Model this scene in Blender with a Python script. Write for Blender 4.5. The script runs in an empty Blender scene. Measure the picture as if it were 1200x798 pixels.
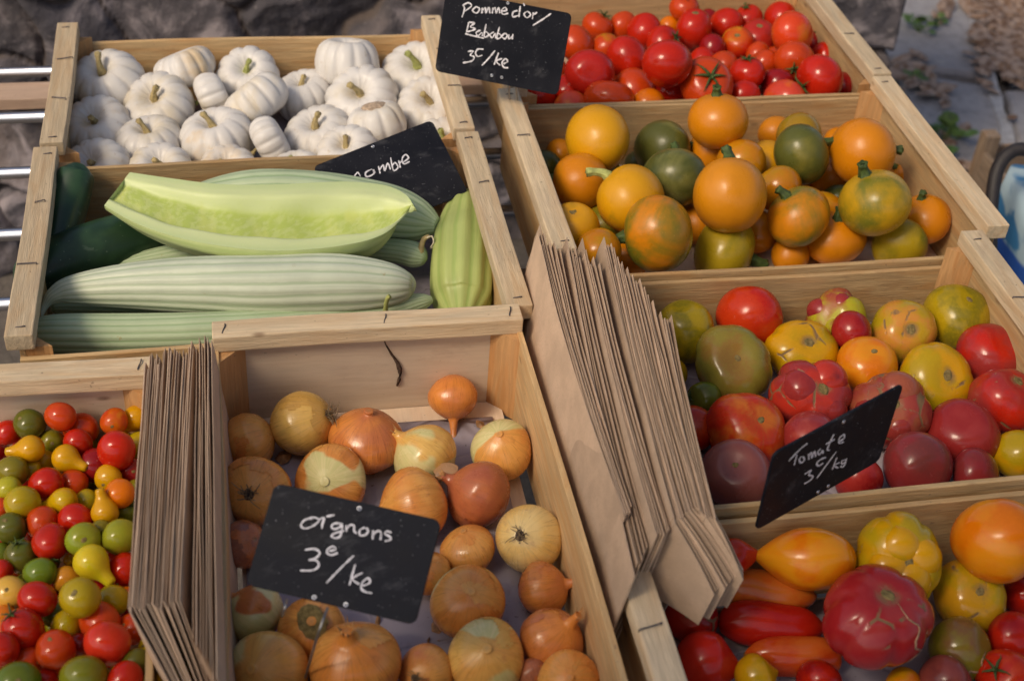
import bpy, bmesh, math, random
import numpy as np
from mathutils import Vector, Matrix, noise
random.seed(7); rng = np.random.default_rng(7)
scene = bpy.context.scene
COL = scene.collection

# ------------------------------------------------------------------ camera, world, sun, exposure
F = 1630.0; CX, CY = 600.0, 399.0            # focal length and centre, in the photograph's pixels
def nrm(v):
    v = np.array(v, float); return v / np.linalg.norm(v)
_dy = nrm([-385, 1346, -F])
_dx = np.array([1, .065, 0.0]); _dx[2] = -(_dx[0]*_dy[0] + _dx[1]*_dy[1]) / _dy[2]; _dx = nrm(_dx)
_dz = np.cross(_dx, _dy)
ROT = np.array([_dx, _dy, _dz])
CAMPOS = np.array([0.00124, -1.31336, 1.93428])
cam_d = bpy.data.cameras.new("camera"); cam = bpy.data.objects.new("camera", cam_d); COL.objects.link(cam)
cam.matrix_world = Matrix.Translation(CAMPOS.tolist()) @ Matrix(ROT.tolist()).to_4x4()
cam_d.sensor_width = 36; cam_d.lens = 36 * F / 1200; cam_d.clip_end = 500; cam_d.clip_start = .05
cam_d.dof.use_dof = True; cam_d.dof.focus_distance = 1.72; cam_d.dof.aperture_fstop = 5.0
scene.camera = cam

w = bpy.data.worlds.new("World"); scene.world = w; w.use_nodes = True
SUN_EL, SUN_AZ = math.radians(46), math.radians(-122)     # azimuth from +Y towards +X; negative = from the left
nt = w.node_tree; bg = nt.nodes['Background']
sky = nt.nodes.new('ShaderNodeTexSky'); sky.sky_type = 'NISHITA'; sky.sun_disc = False
sky.sun_elevation = SUN_EL; sky.sun_rotation = SUN_AZ; sky.dust_density = 2.5; sky.air_density = .8
nt.links.new(sky.outputs[0], bg.inputs[0]); bg.inputs[1].default_value = .10
sd = bpy.data.lights.new("sun", 'SUN'); sd.energy = 1.3; sd.angle = math.radians(17); sd.color = (1, .89, .74)
sun = bpy.data.objects.new("sun", sd); COL.objects.link(sun)
_sv = Vector((math.sin(SUN_AZ)*math.cos(SUN_EL), math.cos(SUN_AZ)*math.cos(SUN_EL), math.sin(SUN_EL)))
sun.rotation_euler = _sv.to_track_quat('Z', 'Y').to_euler()
vs = scene.view_settings; vs.view_transform = 'Standard'; vs.look = 'None'; vs.gamma = 1; vs.use_curve_mapping = False
SHADE_EDGE_Y = -1.22                                   # front edge of the added canopy
vs.exposure = 0.56
vs.use_white_balance = True; vs.white_balance_temperature = 7300; vs.white_balance_tint = 9
scene.cycles.use_denoising = True

# ------------------------------------------------------------------ pixel <-> world
def ray(u, v):
    return ROT @ np.array([(u - CX) / F, -(v - CY) / F, -1.0])
def at(u, v, z):
    r = ray(u, v); return CAMPOS + r * ((z - CAMPOS[2]) / r[2])
def at_y(u, v, y):
    r = ray(u, v); return CAMPOS + r * ((y - CAMPOS[1]) / r[1])
def at_d(u, v, d):
    return CAMPOS + ray(u, v) * d
def depth(p):
    return -(ROT.T @ (np.array(p) - CAMPOS))[2]

# ------------------------------------------------------------------ object helpers
def link(name, me, mat=None, parent=None):
    o = bpy.data.objects.new(name, me); COL.objects.link(o)
    if mat is not None and me is not None and not me.materials: me.materials.append(mat)
    if parent is not None: o.parent = parent
    return o
def tag(o, label, cat, group=None, kind=None):
    if label: o['label'] = label
    if cat: o['category'] = cat
    if group: o['group'] = group
    if kind: o['kind'] = kind
    return o
def empty(name, loc, label, cat, group=None):
    o = bpy.data.objects.new(name, None); COL.objects.link(o); o.location = loc; o.empty_display_size = .05
    return tag(o, label, cat, group)
def mesh(name, verts, faces, smooth=True, uvs=None):
    me = bpy.data.meshes.new(name); me.from_pydata([tuple(map(float, v)) for v in verts], [], faces)
    if smooth: me.polygons.foreach_set('use_smooth', [True]*len(me.polygons))
    if uvs is not None:
        ul = me.uv_layers.new(name='UVMap')
        for l in me.loops: ul.data[l.index].uv = uvs[l.vertex_index]
    me.update(); return me
def bm_mesh(name, bm, smooth=False):
    me = bpy.data.meshes.new(name); bm.to_mesh(me); bm.free()
    if smooth: me.polygons.foreach_set('use_smooth', [True]*len(me.polygons))
    return me
def plank(name, lo, hi, mat, parent=None, bevel=.0015, warp=0.0, taper=None):
    """box between two world corners; local X runs along its longest side so that the grain follows it"""
    lo = np.array(lo, float); hi = np.array(hi, float); c = (lo+hi)/2; s = hi-lo
    ax = int(np.argmax(s)); order = [ax] + [i for i in range(3) if i != ax]
    S = s[order]; n = 8 if S[0] > .2 else 1
    bm = bmesh.new()
    bmesh.ops.create_cube(bm, size=1)
    for v in bm.verts: v.co = Vector((v.co.x*S[0], v.co.y*S[1], v.co.z*S[2]))
    if n > 1:
        es = [e for e in bm.edges if abs((e.verts[0].co-e.verts[1].co).x) > S[0]*.5]
        bmesh.ops.subdivide_edges(bm, edges=es, cuts=n-1, use_grid_fill=True)
    if bevel:
        es = [e for e in bm.edges if e.is_manifold and e.calc_face_angle(0) > .5]
        bmesh.ops.bevel(bm, geom=es, offset=bevel*random.uniform(.7, 1.4), segments=2, affect='EDGES', profile=.6)
    if warp:
        ph = random.uniform(0, 6); thin = 1 if S[1] < S[2] else 2
        for v in bm.verts:
            v.co[thin] += warp*math.cos(math.pi*v.co.x/S[0]) * .5 + warp*.35*math.sin(5*v.co.x/S[0]+ph)
            v.co[3-thin] += warp*.3*math.sin(7*v.co.x/S[0]+ph)
    M = Matrix.Identity(3)
    cols = [Vector((0, 0, 0)) for _ in range(3)]
    for k in range(3): cols[k][order[k]] = 1.0
    M = Matrix((cols[0], cols[1], cols[2])).transposed()
    if M.determinant() < 0: M = Matrix((cols[0], cols[1], -cols[2])).transposed()
    o = link(name, bm_mesh(name, bm), mat, None)
    o.matrix_world = Matrix.Translation(c.tolist()) @ M.to_4x4()
    if parent is not None:
        o.parent = parent; o.matrix_parent_inverse = Matrix.Translation(parent.location).inverted()
    return o
def catmull(P, n):
    P = np.array(P, float); m = len(P); out = []
    for i in np.linspace(0, m-1, n):
        k = min(int(i), m-2); t = i-k
        p0, p1, p2, p3 = P[max(k-1, 0)], P[k], P[k+1], P[min(k+2, m-1)]
        out.append(.5*((2*p1)+(-p0+p2)*t+(2*p0-5*p1+4*p2-p3)*t*t+(-p0+3*p1-3*p2+p3)*t**3))
    return np.array(out)
def tube_data(P, Rr, seg=12, rib=None, squash=None):
    """swept circle along the polyline P with radii Rr (closed at both ends); returns verts, faces, uvs"""
    P = np.array(P, float); n = len(P); V = []; UV = []
    up = np.array([0, 0, 1.0])
    L = np.concatenate([[0], np.cumsum(np.linalg.norm(np.diff(P, axis=0), axis=1))]); L = L/max(L[-1], 1e-9)
    T = np.gradient(P, axis=0)
    for i in range(n):
        t = nrm(T[i]); a = np.cross(up, t)
        if np.linalg.norm(a) < 1e-3: a = np.array([1.0, 0, 0])
        a = nrm(a); b = np.cross(t, a)
        for k in range(seg):
            ph = 2*math.pi*k/seg; r = Rr[i]
            if rib: r *= rib(ph, L[i])
            V.append(P[i] + r*(a*math.cos(ph) + b*math.sin(ph))); UV.append((k/seg, L[i]))
    Fc = []
    for i in range(n-1):
        for k in range(seg):
            k2 = (k+1) % seg
            Fc.append((i*seg+k, (i+1)*seg+k, (i+1)*seg+k2, i*seg+k2))
    Fc.append(tuple(range(seg))); Fc.append(tuple(reversed(range((n-1)*seg, n*seg))))
    return V, Fc, UV
def merge(parts):
    V, Fc = [], []
    for v, f in parts:
        o = len(V); V += list(v); Fc += [tuple(i+o for i in q) for q in f]
    return V, Fc
def axis_matrix(z, spin=0.0):
    z = Vector(z).normalized(); x = z.orthogonal().normalized(); y = z.cross(x)
    return (Matrix((x, y, z)).transposed() @ Matrix.Rotation(spin, 3, 'Z')).to_4x4()
def cam_dir(dx, dy, toward=None):
    """direction whose screen offset is (dx right, dy down) in units of the fruit's radius, pointing at the viewer's side"""
    q = dx*dx + dy*dy
    if toward is None: toward = math.sqrt(max(0.0, 1-q))
    return nrm(ROT @ np.array([dx, -dy, toward]))

# ------------------------------------------------------------------ materials
_mats = {}
class NT:
    def __init__(s, name):
        s.m = bpy.data.materials.new(name); s.m.use_nodes = True; s.t = s.m.node_tree; s.n = s.t.nodes; s.b = s.n['Principled BSDF']
    def node(s, typ, **k):
        n = s.n.new(typ)
        for a, v in k.items(): setattr(n, a, v)
        return n
    def set(s, **k):
        for a, v in k.items(): s.b.inputs[a.replace('_', ' ')].default_value = v
    def ln(s, a, b): s.t.links.new(a, b)
    def coord(s, scale=(1, 1, 1), kind='Object', rnd=True):
        tc = s.node('ShaderNodeTexCoord'); mp = s.node('ShaderNodeMapping'); s.ln(tc.outputs[kind], mp.inputs[0]); mp.inputs['Scale'].default_value = scale
        if rnd:
            oi = s.node('ShaderNodeObjectInfo'); mu = s.node('ShaderNodeMath', operation='MULTIPLY'); mu.inputs[1].default_value = 37.0
            s.ln(oi.outputs['Random'], mu.inputs[0])
            cb = s.node('ShaderNodeCombineXYZ')
            for i in range(3): s.ln(mu.outputs[0], cb.inputs[i])
            s.ln(cb.outputs[0], mp.inputs['Location'])
        return mp.outputs[0]
    def noise(s, vec, scale, detail=4, rough=.55, dist=0.0):
        n = s.node('ShaderNodeTexNoise'); s.ln(vec, n.inputs['Vector']); n.inputs['Scale'].default_value = scale
        n.inputs['Detail'].default_value = detail; n.inputs['Roughness'].default_value = rough; n.inputs['Distortion'].default_value = dist
        return n.outputs['Fac']
    def voro(s, vec, scale, feature='F1', out='Distance'):
        n = s.node('ShaderNodeTexVoronoi', feature=feature); s.ln(vec, n.inputs['Vector']); n.inputs['Scale'].default_value = scale
        return n.outputs[out]
    def ramp(s, fac, a, b, lo=0.0, hi=1.0):
        n = s.node('ShaderNodeMapRange', interpolation_type='SMOOTHSTEP'); s.ln(fac, n.inputs[0])
        n.inputs[1].default_value = a; n.inputs[2].default_value = b; n.inputs[3].default_value = lo; n.inputs[4].default_value = hi
        return n.outputs[0]
    def mix(s, fac, a, b, typ='MIX'):
        n = s.node('ShaderNodeMix', data_type='RGBA', blend_type=typ)
        if isinstance(fac, (int, float)): n.inputs[0].default_value = fac
        else: s.ln(fac, n.inputs[0])
        for i, c in ((6, a), (7, b)):
            if isinstance(c, (tuple, list)): n.inputs[i].default_value = (*c[:3], 1)
            else: s.ln(c, n.inputs[i])
        return n.outputs[2]
    def math(s, op, a, b=None):
        n = s.node('ShaderNodeMath', operation=op)
        for i, c in ((0, a), (1, b)):
            if c is None: continue
            if isinstance(c, (int, float)): n.inputs[i].default_value = c
            else: s.ln(c, n.inputs[i])
        return n.outputs[0]
    def base(s, c):
        if isinstance(c, (tuple, list)): s.b.inputs['Base Color'].default_value = (*c[:3], 1)
        else: s.ln(c, s.b.inputs['Base Color'])
    def rough(s, c):
        if isinstance(c, (int, float)): s.b.inputs['Roughness'].default_value = c
        else: s.ln(c, s.b.inputs['Roughness'])
    def bump(s, h, strength=.3, dist=.002):
        n = s.node('ShaderNodeBump'); n.inputs['Strength'].default_value = strength; n.inputs['Distance'].default_value = dist
        s.ln(h, n.inputs['Height']); s.ln(n.outputs[0], s.b.inputs['Normal'])
def sc(c, k): return tuple(min(.95, x*k) for x in c)

def m_wood(c=(.60, .42, .26), key='pale', dark=.72, contrast=1.0):
    k = ('wood', key)
    if k in _mats: return _mats[k]
    s = NT('wood_'+key)
    v = s.coord((3, 42, 42)); v2 = s.coord((1.2, 9, 9)); v3 = s.coord((1, 1, 1))
    g = s.noise(v, 4, 6, .6, .4); g2 = s.noise(v2, 6, 4, .5, 1.2); blot = s.noise(v3, 14, 3)
    a = s.mix(s.ramp(g, .35, .7), sc(c, dark), c)
    a = s.mix(s.math('MULTIPLY', s.ramp(g2, .42, .68), .55*contrast), a, (c[0]*.78, c[1]*.62, c[2]*.48))
    a = s.mix(s.math('MULTIPLY', s.ramp(s.noise(s.coord((1, 2, 2)), 8, 7, .72), .53, .72), .5), a, (c[0]*.55, c[1]*.5, c[2]*.5))
    a = s.mix(s.math('MULTIPLY', s.ramp(blot, .5, .75), .35), a, (c[0]*.72, c[1]*.7, c[2]*.74))
    knot = s.voro(s.coord((4, 9, 9)), 2.2)
    a = s.mix(s.math('MULTIPLY', s.ramp(knot, .10, .02), .6), a, (.16, .08, .04))
    speck = s.noise(v3, 160, 2); a = s.mix(s.math('MULTIPLY', s.ramp(speck, .70, .76), .5), a, (.13, .09, .07))
    oi = s.node('ShaderNodeObjectInfo'); tint = s.ramp(oi.outputs['Random'], 0, 1, .84, 1.1)
    hs = s.node('ShaderNodeHueSaturation'); s.ln(a, hs.inputs['Color']); s.ln(tint, hs.inputs['Value'])
    s.base(hs.outputs[0]); s.rough(s.ramp(g, .2, .8, .55, .8)); s.set(Specular_IOR_Level=.25)
    s.bump(s.math('ADD', g, s.math('MULTIPLY', s.noise(v, 16, 3), .8)), .25 if key == 'ply' else .75, .0014)
    _mats[k] = s.m; return s.m
W_RAIL = m_wood((.68, .53, .35), 'rail', .76, .8)
W_BOARD = m_wood((.65, .44, .225), 'board', .72, 1.2)
W_PLY = m_wood((.72, .57, .43), 'ply', .92, .3)
W_POST = m_wood((.64, .36, .16), 'post', .74, 1.1)
W_GREY = m_wood((.30, .22, .16), 'weathered', .6, 1.0)

def m_simple(key, c, rough=.5, metal=0.0, nz=0.15, sc_=60, bump=0.0, spec=.5):
    k = ('simple', key)
    if k in _mats: return _mats[k]
    s = NT(key); v = s.coord(); n = s.noise(v, sc_, 4)
    s.base(s.mix(s.ramp(n, .3, .7), sc(c, 1-nz), sc(c, 1+nz))); s.rough(rough); s.set(Metallic=metal, Specular_IOR_Level=spec)
    if bump: s.bump(n, bump, .002)
    _mats[k] = s.m; return s.m
def m_tomato(c1, c2, grad=0.0, patch=.25, scar=0.0, rough=.24, shoulder=None, streak=0.0):
    """skin c1; c2 in soft patches and (grad) towards the stalk end; corky scars where scar > 0"""
    k = ('tom', c1, c2, grad, patch, scar, rough, shoulder, streak)
    if k in _mats: return _mats[k]
    s = NT('tomato_skin'); v = s.coord(rnd=True); raw = s.coord(rnd=False)
    n = s.noise(v, 26, 3, .5, .3); f = s.ramp(n, .62-patch*.5, .85-patch*.45)
    sx = s.node('ShaderNodeSeparateXYZ'); s.ln(raw, sx.inputs[0])
    at_ = s.node('ShaderNodeAttribute', attribute_name='axis01')
    if grad: f = s.math('MINIMUM', s.math('ADD', f, s.math('MULTIPLY', s.ramp(s.math('ADD', at_.outputs['Fac'], s.math('MULTIPLY', n, .5)), .75, 1.25), grad)), 1.0)
    a = s.mix(f, c1, c2)
    if streak:
        ang = s.math('ARCTAN2', sx.outputs[0], sx.outputs[1]); cb = s.node('ShaderNodeCombineXYZ'); s.ln(s.math('MULTIPLY', ang, 5.0), cb.inputs[0]); s.ln(at_.outputs['Fac'], cb.inputs[1])
        a = s.mix(s.math('MULTIPLY', s.ramp(s.noise(cb.outputs[0], 1.7, 3), .5, .72), streak), a, sc(c2, .7))
    fine = s.noise(v, 220, 3); a = s.mix(s.math('MULTIPLY', s.ramp(fine, .4, .75), .22), a, (min(.9, c1[0]*1.2+.02), c1[1]*1.2+.015, c1[2]*1.1+.006))
    sp = s.voro(v, 330); a = s.mix(s.math('MULTIPLY', s.ramp(sp, .16, .05), .35), a, (min(.9, c1[0]*1.2+.05), min(.9, c1[1]*1.5+.04), c1[2]+.015))
    R = s.ramp(s.noise(v, 40, 3), .3, .7, rough*.45, rough*.95)
    if scar:
        e = s.voro(s.coord(), 24, 'DISTANCE_TO_EDGE'); m_ = s.noise(s.coord(), 33, 4)
        q = s.math('MULTIPLY', s.ramp(e, .055, .012), s.ramp(m_, .62-scar*.16, .68-scar*.12))
        q2 = s.math('MULTIPLY', s.ramp(at_.outputs['Fac'], .90, .97), s.ramp(m_, .40, .55))
        q = s.math('MAXIMUM', q, q2)
        a = s.mix(q, a, (.20, .12, .055)); R = s.math('MAXIMUM', R, s.math('MULTIPLY', q, .8))
        s.bump(s.math('ADD', s.math('MULTIPLY', q, -.6), s.math('MULTIPLY', fine, .05)), .4, .002)
    else:
        s.bump(s.math('ADD', fine, s.math('MULTIPLY', n, 1.5)), .05, .002)
    s.base(a); s.rough(R); s.set(Specular_IOR_Level=.38)
    _mats[k] = s.m; return s.m
def m_courgette(c1, c2, amount):
    k = ('cour', c1, c2, amount)
    if k in _mats: return _mats[k]
    s = NT('courgette_skin'); v = s.coord(); n = s.noise(v, 14, 4, .55, .5)
    at_ = s.node('ShaderNodeAttribute', attribute_name='axis01')
    f = s.ramp(s.math('ADD', s.math('ADD', n, s.math('MULTIPLY', s.noise(v, 90, 4), .14)), s.math('MULTIPLY', at_.outputs['Fac'], .10)), .76-amount*.52, 1.02-amount*.5)
    a = s.mix(f, c1, c2)
    a = s.mix(s.math('MULTIPLY', s.ramp(s.noise(v, 45, 4), .5, .75), .35), a, sc(c1, .8))
    sp = s.voro(v, 260); a = s.mix(s.math('MULTIPLY', s.ramp(sp, .22, .06), s.math('ADD', .15, s.math('MULTIPLY', f, .4))), a, (c1[0]*.9+.12, c1[1]*.9+.14, c1[2]+.06))
    cork = s.noise(s.coord((1, 1, .6)), 34, 5, .6); a = s.mix(s.math('MULTIPLY', s.ramp(cork, .70, .78), .55), a, (.48, .30, .16))
    s.base(a); s.rough(s.ramp(cork, .3, .8, .24, .5)); s.set(Specular_IOR_Level=.38)
    s.bump(s.math('ADD', s.noise(v, 130, 3), s.math('MULTIPLY', n, 2)), .12, .002); _mats[k] = s.m; return s.m
def m_pumpkin(warm=0.0):
    k = ('pump', warm, random.randrange(4))
    if k in _mats: return _mats[k]
    s = NT('pumpkin_skin'); v = s.coord(); n = s.noise(v, 18, 4, .55, .3)
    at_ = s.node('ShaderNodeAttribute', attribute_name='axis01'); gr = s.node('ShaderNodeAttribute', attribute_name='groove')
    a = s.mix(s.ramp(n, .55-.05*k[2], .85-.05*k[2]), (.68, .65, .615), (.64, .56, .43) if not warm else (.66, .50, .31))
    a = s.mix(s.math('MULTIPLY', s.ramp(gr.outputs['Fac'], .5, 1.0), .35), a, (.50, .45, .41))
    a = s.mix(s.math('MULTIPLY', s.ramp(s.noise(v, 60, 6, .7), .60, .72), .55), a, (.44, .34, .23))
    s.base(a); s.rough(s.ramp(n, .3, .7, .36, .5)); s.set(Specular_IOR_Level=.35)
    s.bump(s.math('ADD', s.noise(v, 150, 3), n), .1, .002); _mats[k] = s.m; return s.m
def m_onion(c1, c2, peel=0.0):
    k = ('onion', c1, c2, peel)
    if k in _mats: return _mats[k]
    s = NT('onion_skin'); raw = s.coord(rnd=False); v = s.coord()
    sx = s.node('ShaderNodeSeparateXYZ'); s.ln(raw, sx.inputs[0])
    at_ = s.node('ShaderNodeAttribute', attribute_name='axis01'); oi = s.node('ShaderNodeObjectInfo')
    ang = s.math('ARCTAN2', sx.outputs[0], sx.outputs[1]); cb = s.node('ShaderNodeCombineXYZ')
    # sin and cos of the angle keep the streaks seamless round the bulb
    s.ln(s.math('SINE', ang), cb.inputs[0]); s.ln(s.math('COSINE', ang), cb.inputs[1]); s.ln(s.math('ADD', s.math('MULTIPLY', at_.outputs['Fac'], .35), s.math('MULTIPLY', oi.outputs['Random'], 30)), cb.inputs[2])
    st = s.noise(cb.outputs[0], 7, 6, .65, .35); st2 = s.noise(cb.outputs[0], 30, 3, .6, .1); n = s.noise(v, 20, 4, .55, .4)
    a = s.mix(s.ramp(n, .38, .68), c1, c2)
    a = s.mix(s.math('MULTIPLY', s.ramp(st, .45, .68), .5), a, sc(c1, .68))
    a = s.mix(s.math('MULTIPLY', s.ramp(st2, .57, .66), .55), a, (c1[0]*.5, c1[1]*.4, c1[2]*.35))
    a = s.mix(s.math('MULTIPLY', s.ramp(s.noise(v, 70, 5, .65), .58, .72), .45), a, (c1[0]*.55, c1[1]*.42, c1[2]*.5))
    e = s.ramp(at_.outputs['Fac'], .10, .0); a = s.mix(s.math('MULTIPLY', e, .8), a, (.34, .22, .12))
    t = s.ramp(at_.outputs['Fac'], .93, 1.0); a = s.mix(s.math('MULTIPLY', t, .5), a, (.42, .24, .11))
    if peel:
        pe = s.ramp(s.math('ADD', s.noise(v, 11, 2, .4, .2), s.math('MULTIPLY', n, .12)), .70-peel*.26, .73-peel*.26)
        fl = s.mix(s.ramp(st, .4, .6), (.72, .62, .30), (.62, .56, .24)); a = s.mix(pe, a, fl)
    s.base(a); s.rough(s.ramp(s.noise(v, 48, 4), .3, .75, .12, .36)); s.set(Specular_IOR_Level=.5)
    s.bump(s.math('ADD', s.math('ADD', s.math('MULTIPLY', st, .5), s.math('MULTIPLY', st2, .35)), s.math('MULTIPLY', s.noise(v, 34, 4, .6), .8)), .22, .002); _mats[k] = s.m; return s.m
def m_cucumber(c1, c2, stripes=9, key='pale', strength=.55):
    k = ('cuc', key)
    if k in _mats: return _mats[k]
    s = NT('cucumber_skin_'+key); uv = s.coord((1, 1, 1), 'UV', False); sx = s.node('ShaderNodeSeparateXYZ'); s.ln(uv, sx.inputs[0])
    v = s.coord(); n = s.noise(v, 16, 4)
    ang = s.math('MULTIPLY', s.math('ADD', sx.outputs[0], s.math('MULTIPLY', s.math('SUBTRACT', n, .5), .02)), 2*math.pi*stripes)
    st = s.ramp(s.math('SINE', ang), .45, 1.0)
    a = s.mix(s.ramp(n, .3, .7), c1, sc(c1, .86)); a = s.mix(s.math('MULTIPLY', st, strength), a, c2)
    cb = s.node('ShaderNodeCombineXYZ'); s.ln(s.math('MULTIPLY', sx.outputs[0], 70), cb.inputs[0]); s.ln(s.math('MULTIPLY', sx.outputs[1], 3), cb.inputs[1])
    a = s.mix(s.math('MULTIPLY', s.ramp(s.noise(cb.outputs[0], 1.0, 4), .5, .75), .35), a, sc(c2, .9))
    a = s.mix(s.math('MULTIPLY', s.ramp(s.noise(v, 60, 4), .70, .76), .5), a, (.38, .28, .12))
    s.base(a); s.rough(.42); s.set(Specular_IOR_Level=.35); s.bump(s.math('ADD', s.noise(v, 90, 4), s.math('MULTIPLY', s.noise(cb.outputs[0], 1, 4), 1.5)), .16, .002)
    _mats[k] = s.m; return s.m
def m_dark_cucumber():
    k = 'darkcuc'
    if k in _mats: return _mats[k]
    s = NT('dark_cucumber_skin'); v = s.coord(); n = s.noise(v, 30, 4)
    a = s.mix(s.ramp(n, .35, .7), (.016, .042, .020), (.028, .072, .030)); sp = s.voro(v, 95)
    a = s.mix(s.math('MULTIPLY', s.ramp(sp, .10, .04), .7), a, (.20, .26, .17))
    a = s.mix(s.math('MULTIPLY', s.ramp(s.noise(s.coord((1, 5, 5)), 14, 5), .66, .72), .35), a, (.16, .22, .15))
    s.base(a); s.rough(s.ramp(n, .3, .7, .30, .45)); s.bump(s.math('ADD', n, s.ramp(sp, .12, .03)), .15, .002); _mats[k] = s.m; return s.m
def m_paper(c=(.50, .36, .25), key='kraft', stripes=True):
    k = ('paper', key)
    if k in _mats: return _mats[k]
    s = NT('paper_'+key); v = s.coord((1, 1, 1)); n = s.noise(v, 30, 5); fib = s.noise(s.coord((2, 60, 60)), 5, 4); fl = s.noise(v, 420, 2)
    a = s.mix(s.ramp(n, .3, .7), sc(c, .88), sc(c, 1.08)); a = s.mix(s.math('MULTIPLY', s.ramp(fib, .45, .7), .3), a, sc(c, .78))
    a = s.mix(s.math('MULTIPLY', s.ramp(fl, .62, .7), .3), a, sc(c, .6))
    oi = s.node('ShaderNodeObjectInfo'); hs = s.node('ShaderNodeHueSaturation'); s.ln(a, hs.inputs['Color']); s.ln(s.ramp(oi.outputs['Random'], 0, 1, .88, 1.12), hs.inputs['Value'])
    s.base(hs.outputs[0]); s.rough(.72); s.set(Specular_IOR_Level=.25); s.bump(s.math('ADD', n, s.math('MULTIPLY', fib, .6)), .25, .0015); _mats[k] = s.m; return s.m
def m_slate():
    k = 'slate'
    if k in _mats: return _mats[k]
    s = NT('slate_board'); v = s.coord(); n = s.noise(v, 18, 5); sp = s.noise(v, 330, 2); sm = s.noise(s.coord((1, 2.5, 1)), 26, 5, .65)
    a = s.mix(s.ramp(n, .3, .7), (.007, .008, .013), (.013, .014, .020)); a = s.mix(s.math('MULTIPLY', s.ramp(sp, .69, .74), .6), a, (.22, .22, .24))
    a = s.mix(s.math('MULTIPLY', s.ramp(sm, .54, .76), .13), a, (.3, .3, .32))
    s.base(a); s.rough(s.ramp(n, .3, .7, .5, .68)); s.set(Specular_IOR_Level=.12); s.bump(sp, .08, .001); _mats[k] = s.m; return s.m
CHALK = m_simple('chalk', (.68, .66, .70), .9, 0, .25, 400, .2, .1)
STEEL = m_simple('steel', (.62, .63, .68), .28, 1.0, .1, 30)
WIRE = m_simple('wire', (.40, .38, .36), .4, .9, .2, 60)
STAPLE = m_simple('staple', (.10, .085, .09), .5, .6, .2, 90)
STALK_G = m_simple('green_stalk', (.055, .085, .022), .55, 0, .35, 120, .5, .3)
STALK_T = m_simple('tan_stalk', (.42, .33, .16), .7, 0, .25, 120, .5, .2)
STALK_P = m_simple('pale_stalk', (.34, .36, .12), .6, 0, .25, 120, .5, .2)
CALYX = m_simple('calyx', (.050, .080, .020), .6, 0, .3, 150, .4, .3)
ROOTS = m_simple('root_hair', (.24, .17, .10), .9, 0, .3, 150, 0, .1)
CORK = m_simple('cork_scar', (.19, .14, .055), .85, 0, .35, 260, .6, .2)
def m_liner():
    s = NT('liner_paper'); v = s.coord(rnd=False); n = s.noise(v, 9, 5); d = s.noise(v, 22, 6, .7); sp = s.noise(v, 210, 3)
    a = s.mix(s.ramp(n, .35, .7), (.33, .295, .35), (.40, .355, .40)); a = s.mix(s.math('MULTIPLY', s.ramp(d, .55, .72), .5), a, (.25, .20, .20)); a = s.mix(s.math('MULTIPLY', s.ramp(sp, .66, .72), .7), a, (.12, .085, .07))
    e = s.voro(s.coord((1, 1.6, 1), rnd=False), 9, 'DISTANCE_TO_EDGE'); s.base(a); s.rough(.75); s.set(Specular_IOR_Level=.2); s.bump(s.math('ADD', s.math('MULTIPLY', s.ramp(e, 0, .05), .6), n), .5, .004); return s.m
LINER = m_liner()

# ------------------------------------------------------------------ lathe fruit
def lathe(prof, seg=28, n=26, mod=None, name='skin'):
    """prof: (z, rho) from the blossom end up to the stalk end, smoothed; mod(phi, t, z, rho) -> z, rho"""
    P = catmull(prof, n); P[:, 1] = np.maximum(P[:, 1], 0); V = []; A = []; G = []
    P[0, 1] = P[-1, 1] = 0.004
    for i in range(n):
        t = i/(n-1)
        for k in range(seg):
            ph = 2*math.pi*k/seg; z, r = P[i]; g = 0.0
            if mod:
                q = mod(ph, t, z, r); z, r = q[0], q[1]; g = q[2] if len(q) > 2 else 0.0
            V.append((r*math.cos(ph), r*math.sin(ph), z)); A.append(t); G.append(g)
    Fc = []
    for i in range(n-1):
        for k in range(seg):
            k2 = (k+1) % seg; Fc.append((i*seg+k, i*seg+k2, (i+1)*seg+k2, (i+1)*seg+k))
    Fc.append(tuple(reversed(range(seg)))); Fc.append(tuple(range((n-1)*seg, n*seg)))
    return V, Fc, A, G
def fruit_mesh(name, prof, R, seg=28, n=26, mod=None):
    V, Fc, A, G = lathe(prof, seg, n, mod)
    me = mesh(name, [(x*R, y*R, z*R) for x, y, z in V], Fc)
    a = me.attributes.new('axis01', 'FLOAT', 'POINT'); a.data.foreach_set('value', A)
    g = me.attributes.new('groove', 'FLOAT', 'POINT'); g.data.foreach_set('value', G)
    return me
def round_prof(asp, dim=.12, bot=.03, pw=1.0):
    out = []
    for i in range(15):
        th = math.pi*(1-i/14)
        z = asp*math.cos(th); r = math.sin(th)**pw
        z -= dim*math.exp(-(th/.42)**2); z += bot*math.exp(-((math.pi-th)/.35)**2)
        out.append((z, r))
    return out
def wobble(amp, lobes=0, lamp=0.0, irregular=0.0, topn=0):
    p = [random.uniform(0, 6.28) for _ in range(8)]; q = [random.uniform(.5, 1.3) for _ in range(4)]
    def mod(ph, t, z, r):
        k = 1 + amp*(.5*math.sin(2*ph+p[0]+2*z) + .35*math.sin(3*ph+p[1]-1.5*z) + .3*math.sin(ph+p[2]+3*z))
        g = 0.0
        if lobes:
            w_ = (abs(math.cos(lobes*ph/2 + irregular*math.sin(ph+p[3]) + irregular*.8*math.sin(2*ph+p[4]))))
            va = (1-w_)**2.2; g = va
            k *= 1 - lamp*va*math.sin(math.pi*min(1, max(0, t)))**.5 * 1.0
            k *= 1 + irregular*.12*math.sin(ph*2+p[5])
        return z*(1+amp*.6*math.sin(ph+p[6])*r), r*k, g
    return mod
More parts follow.
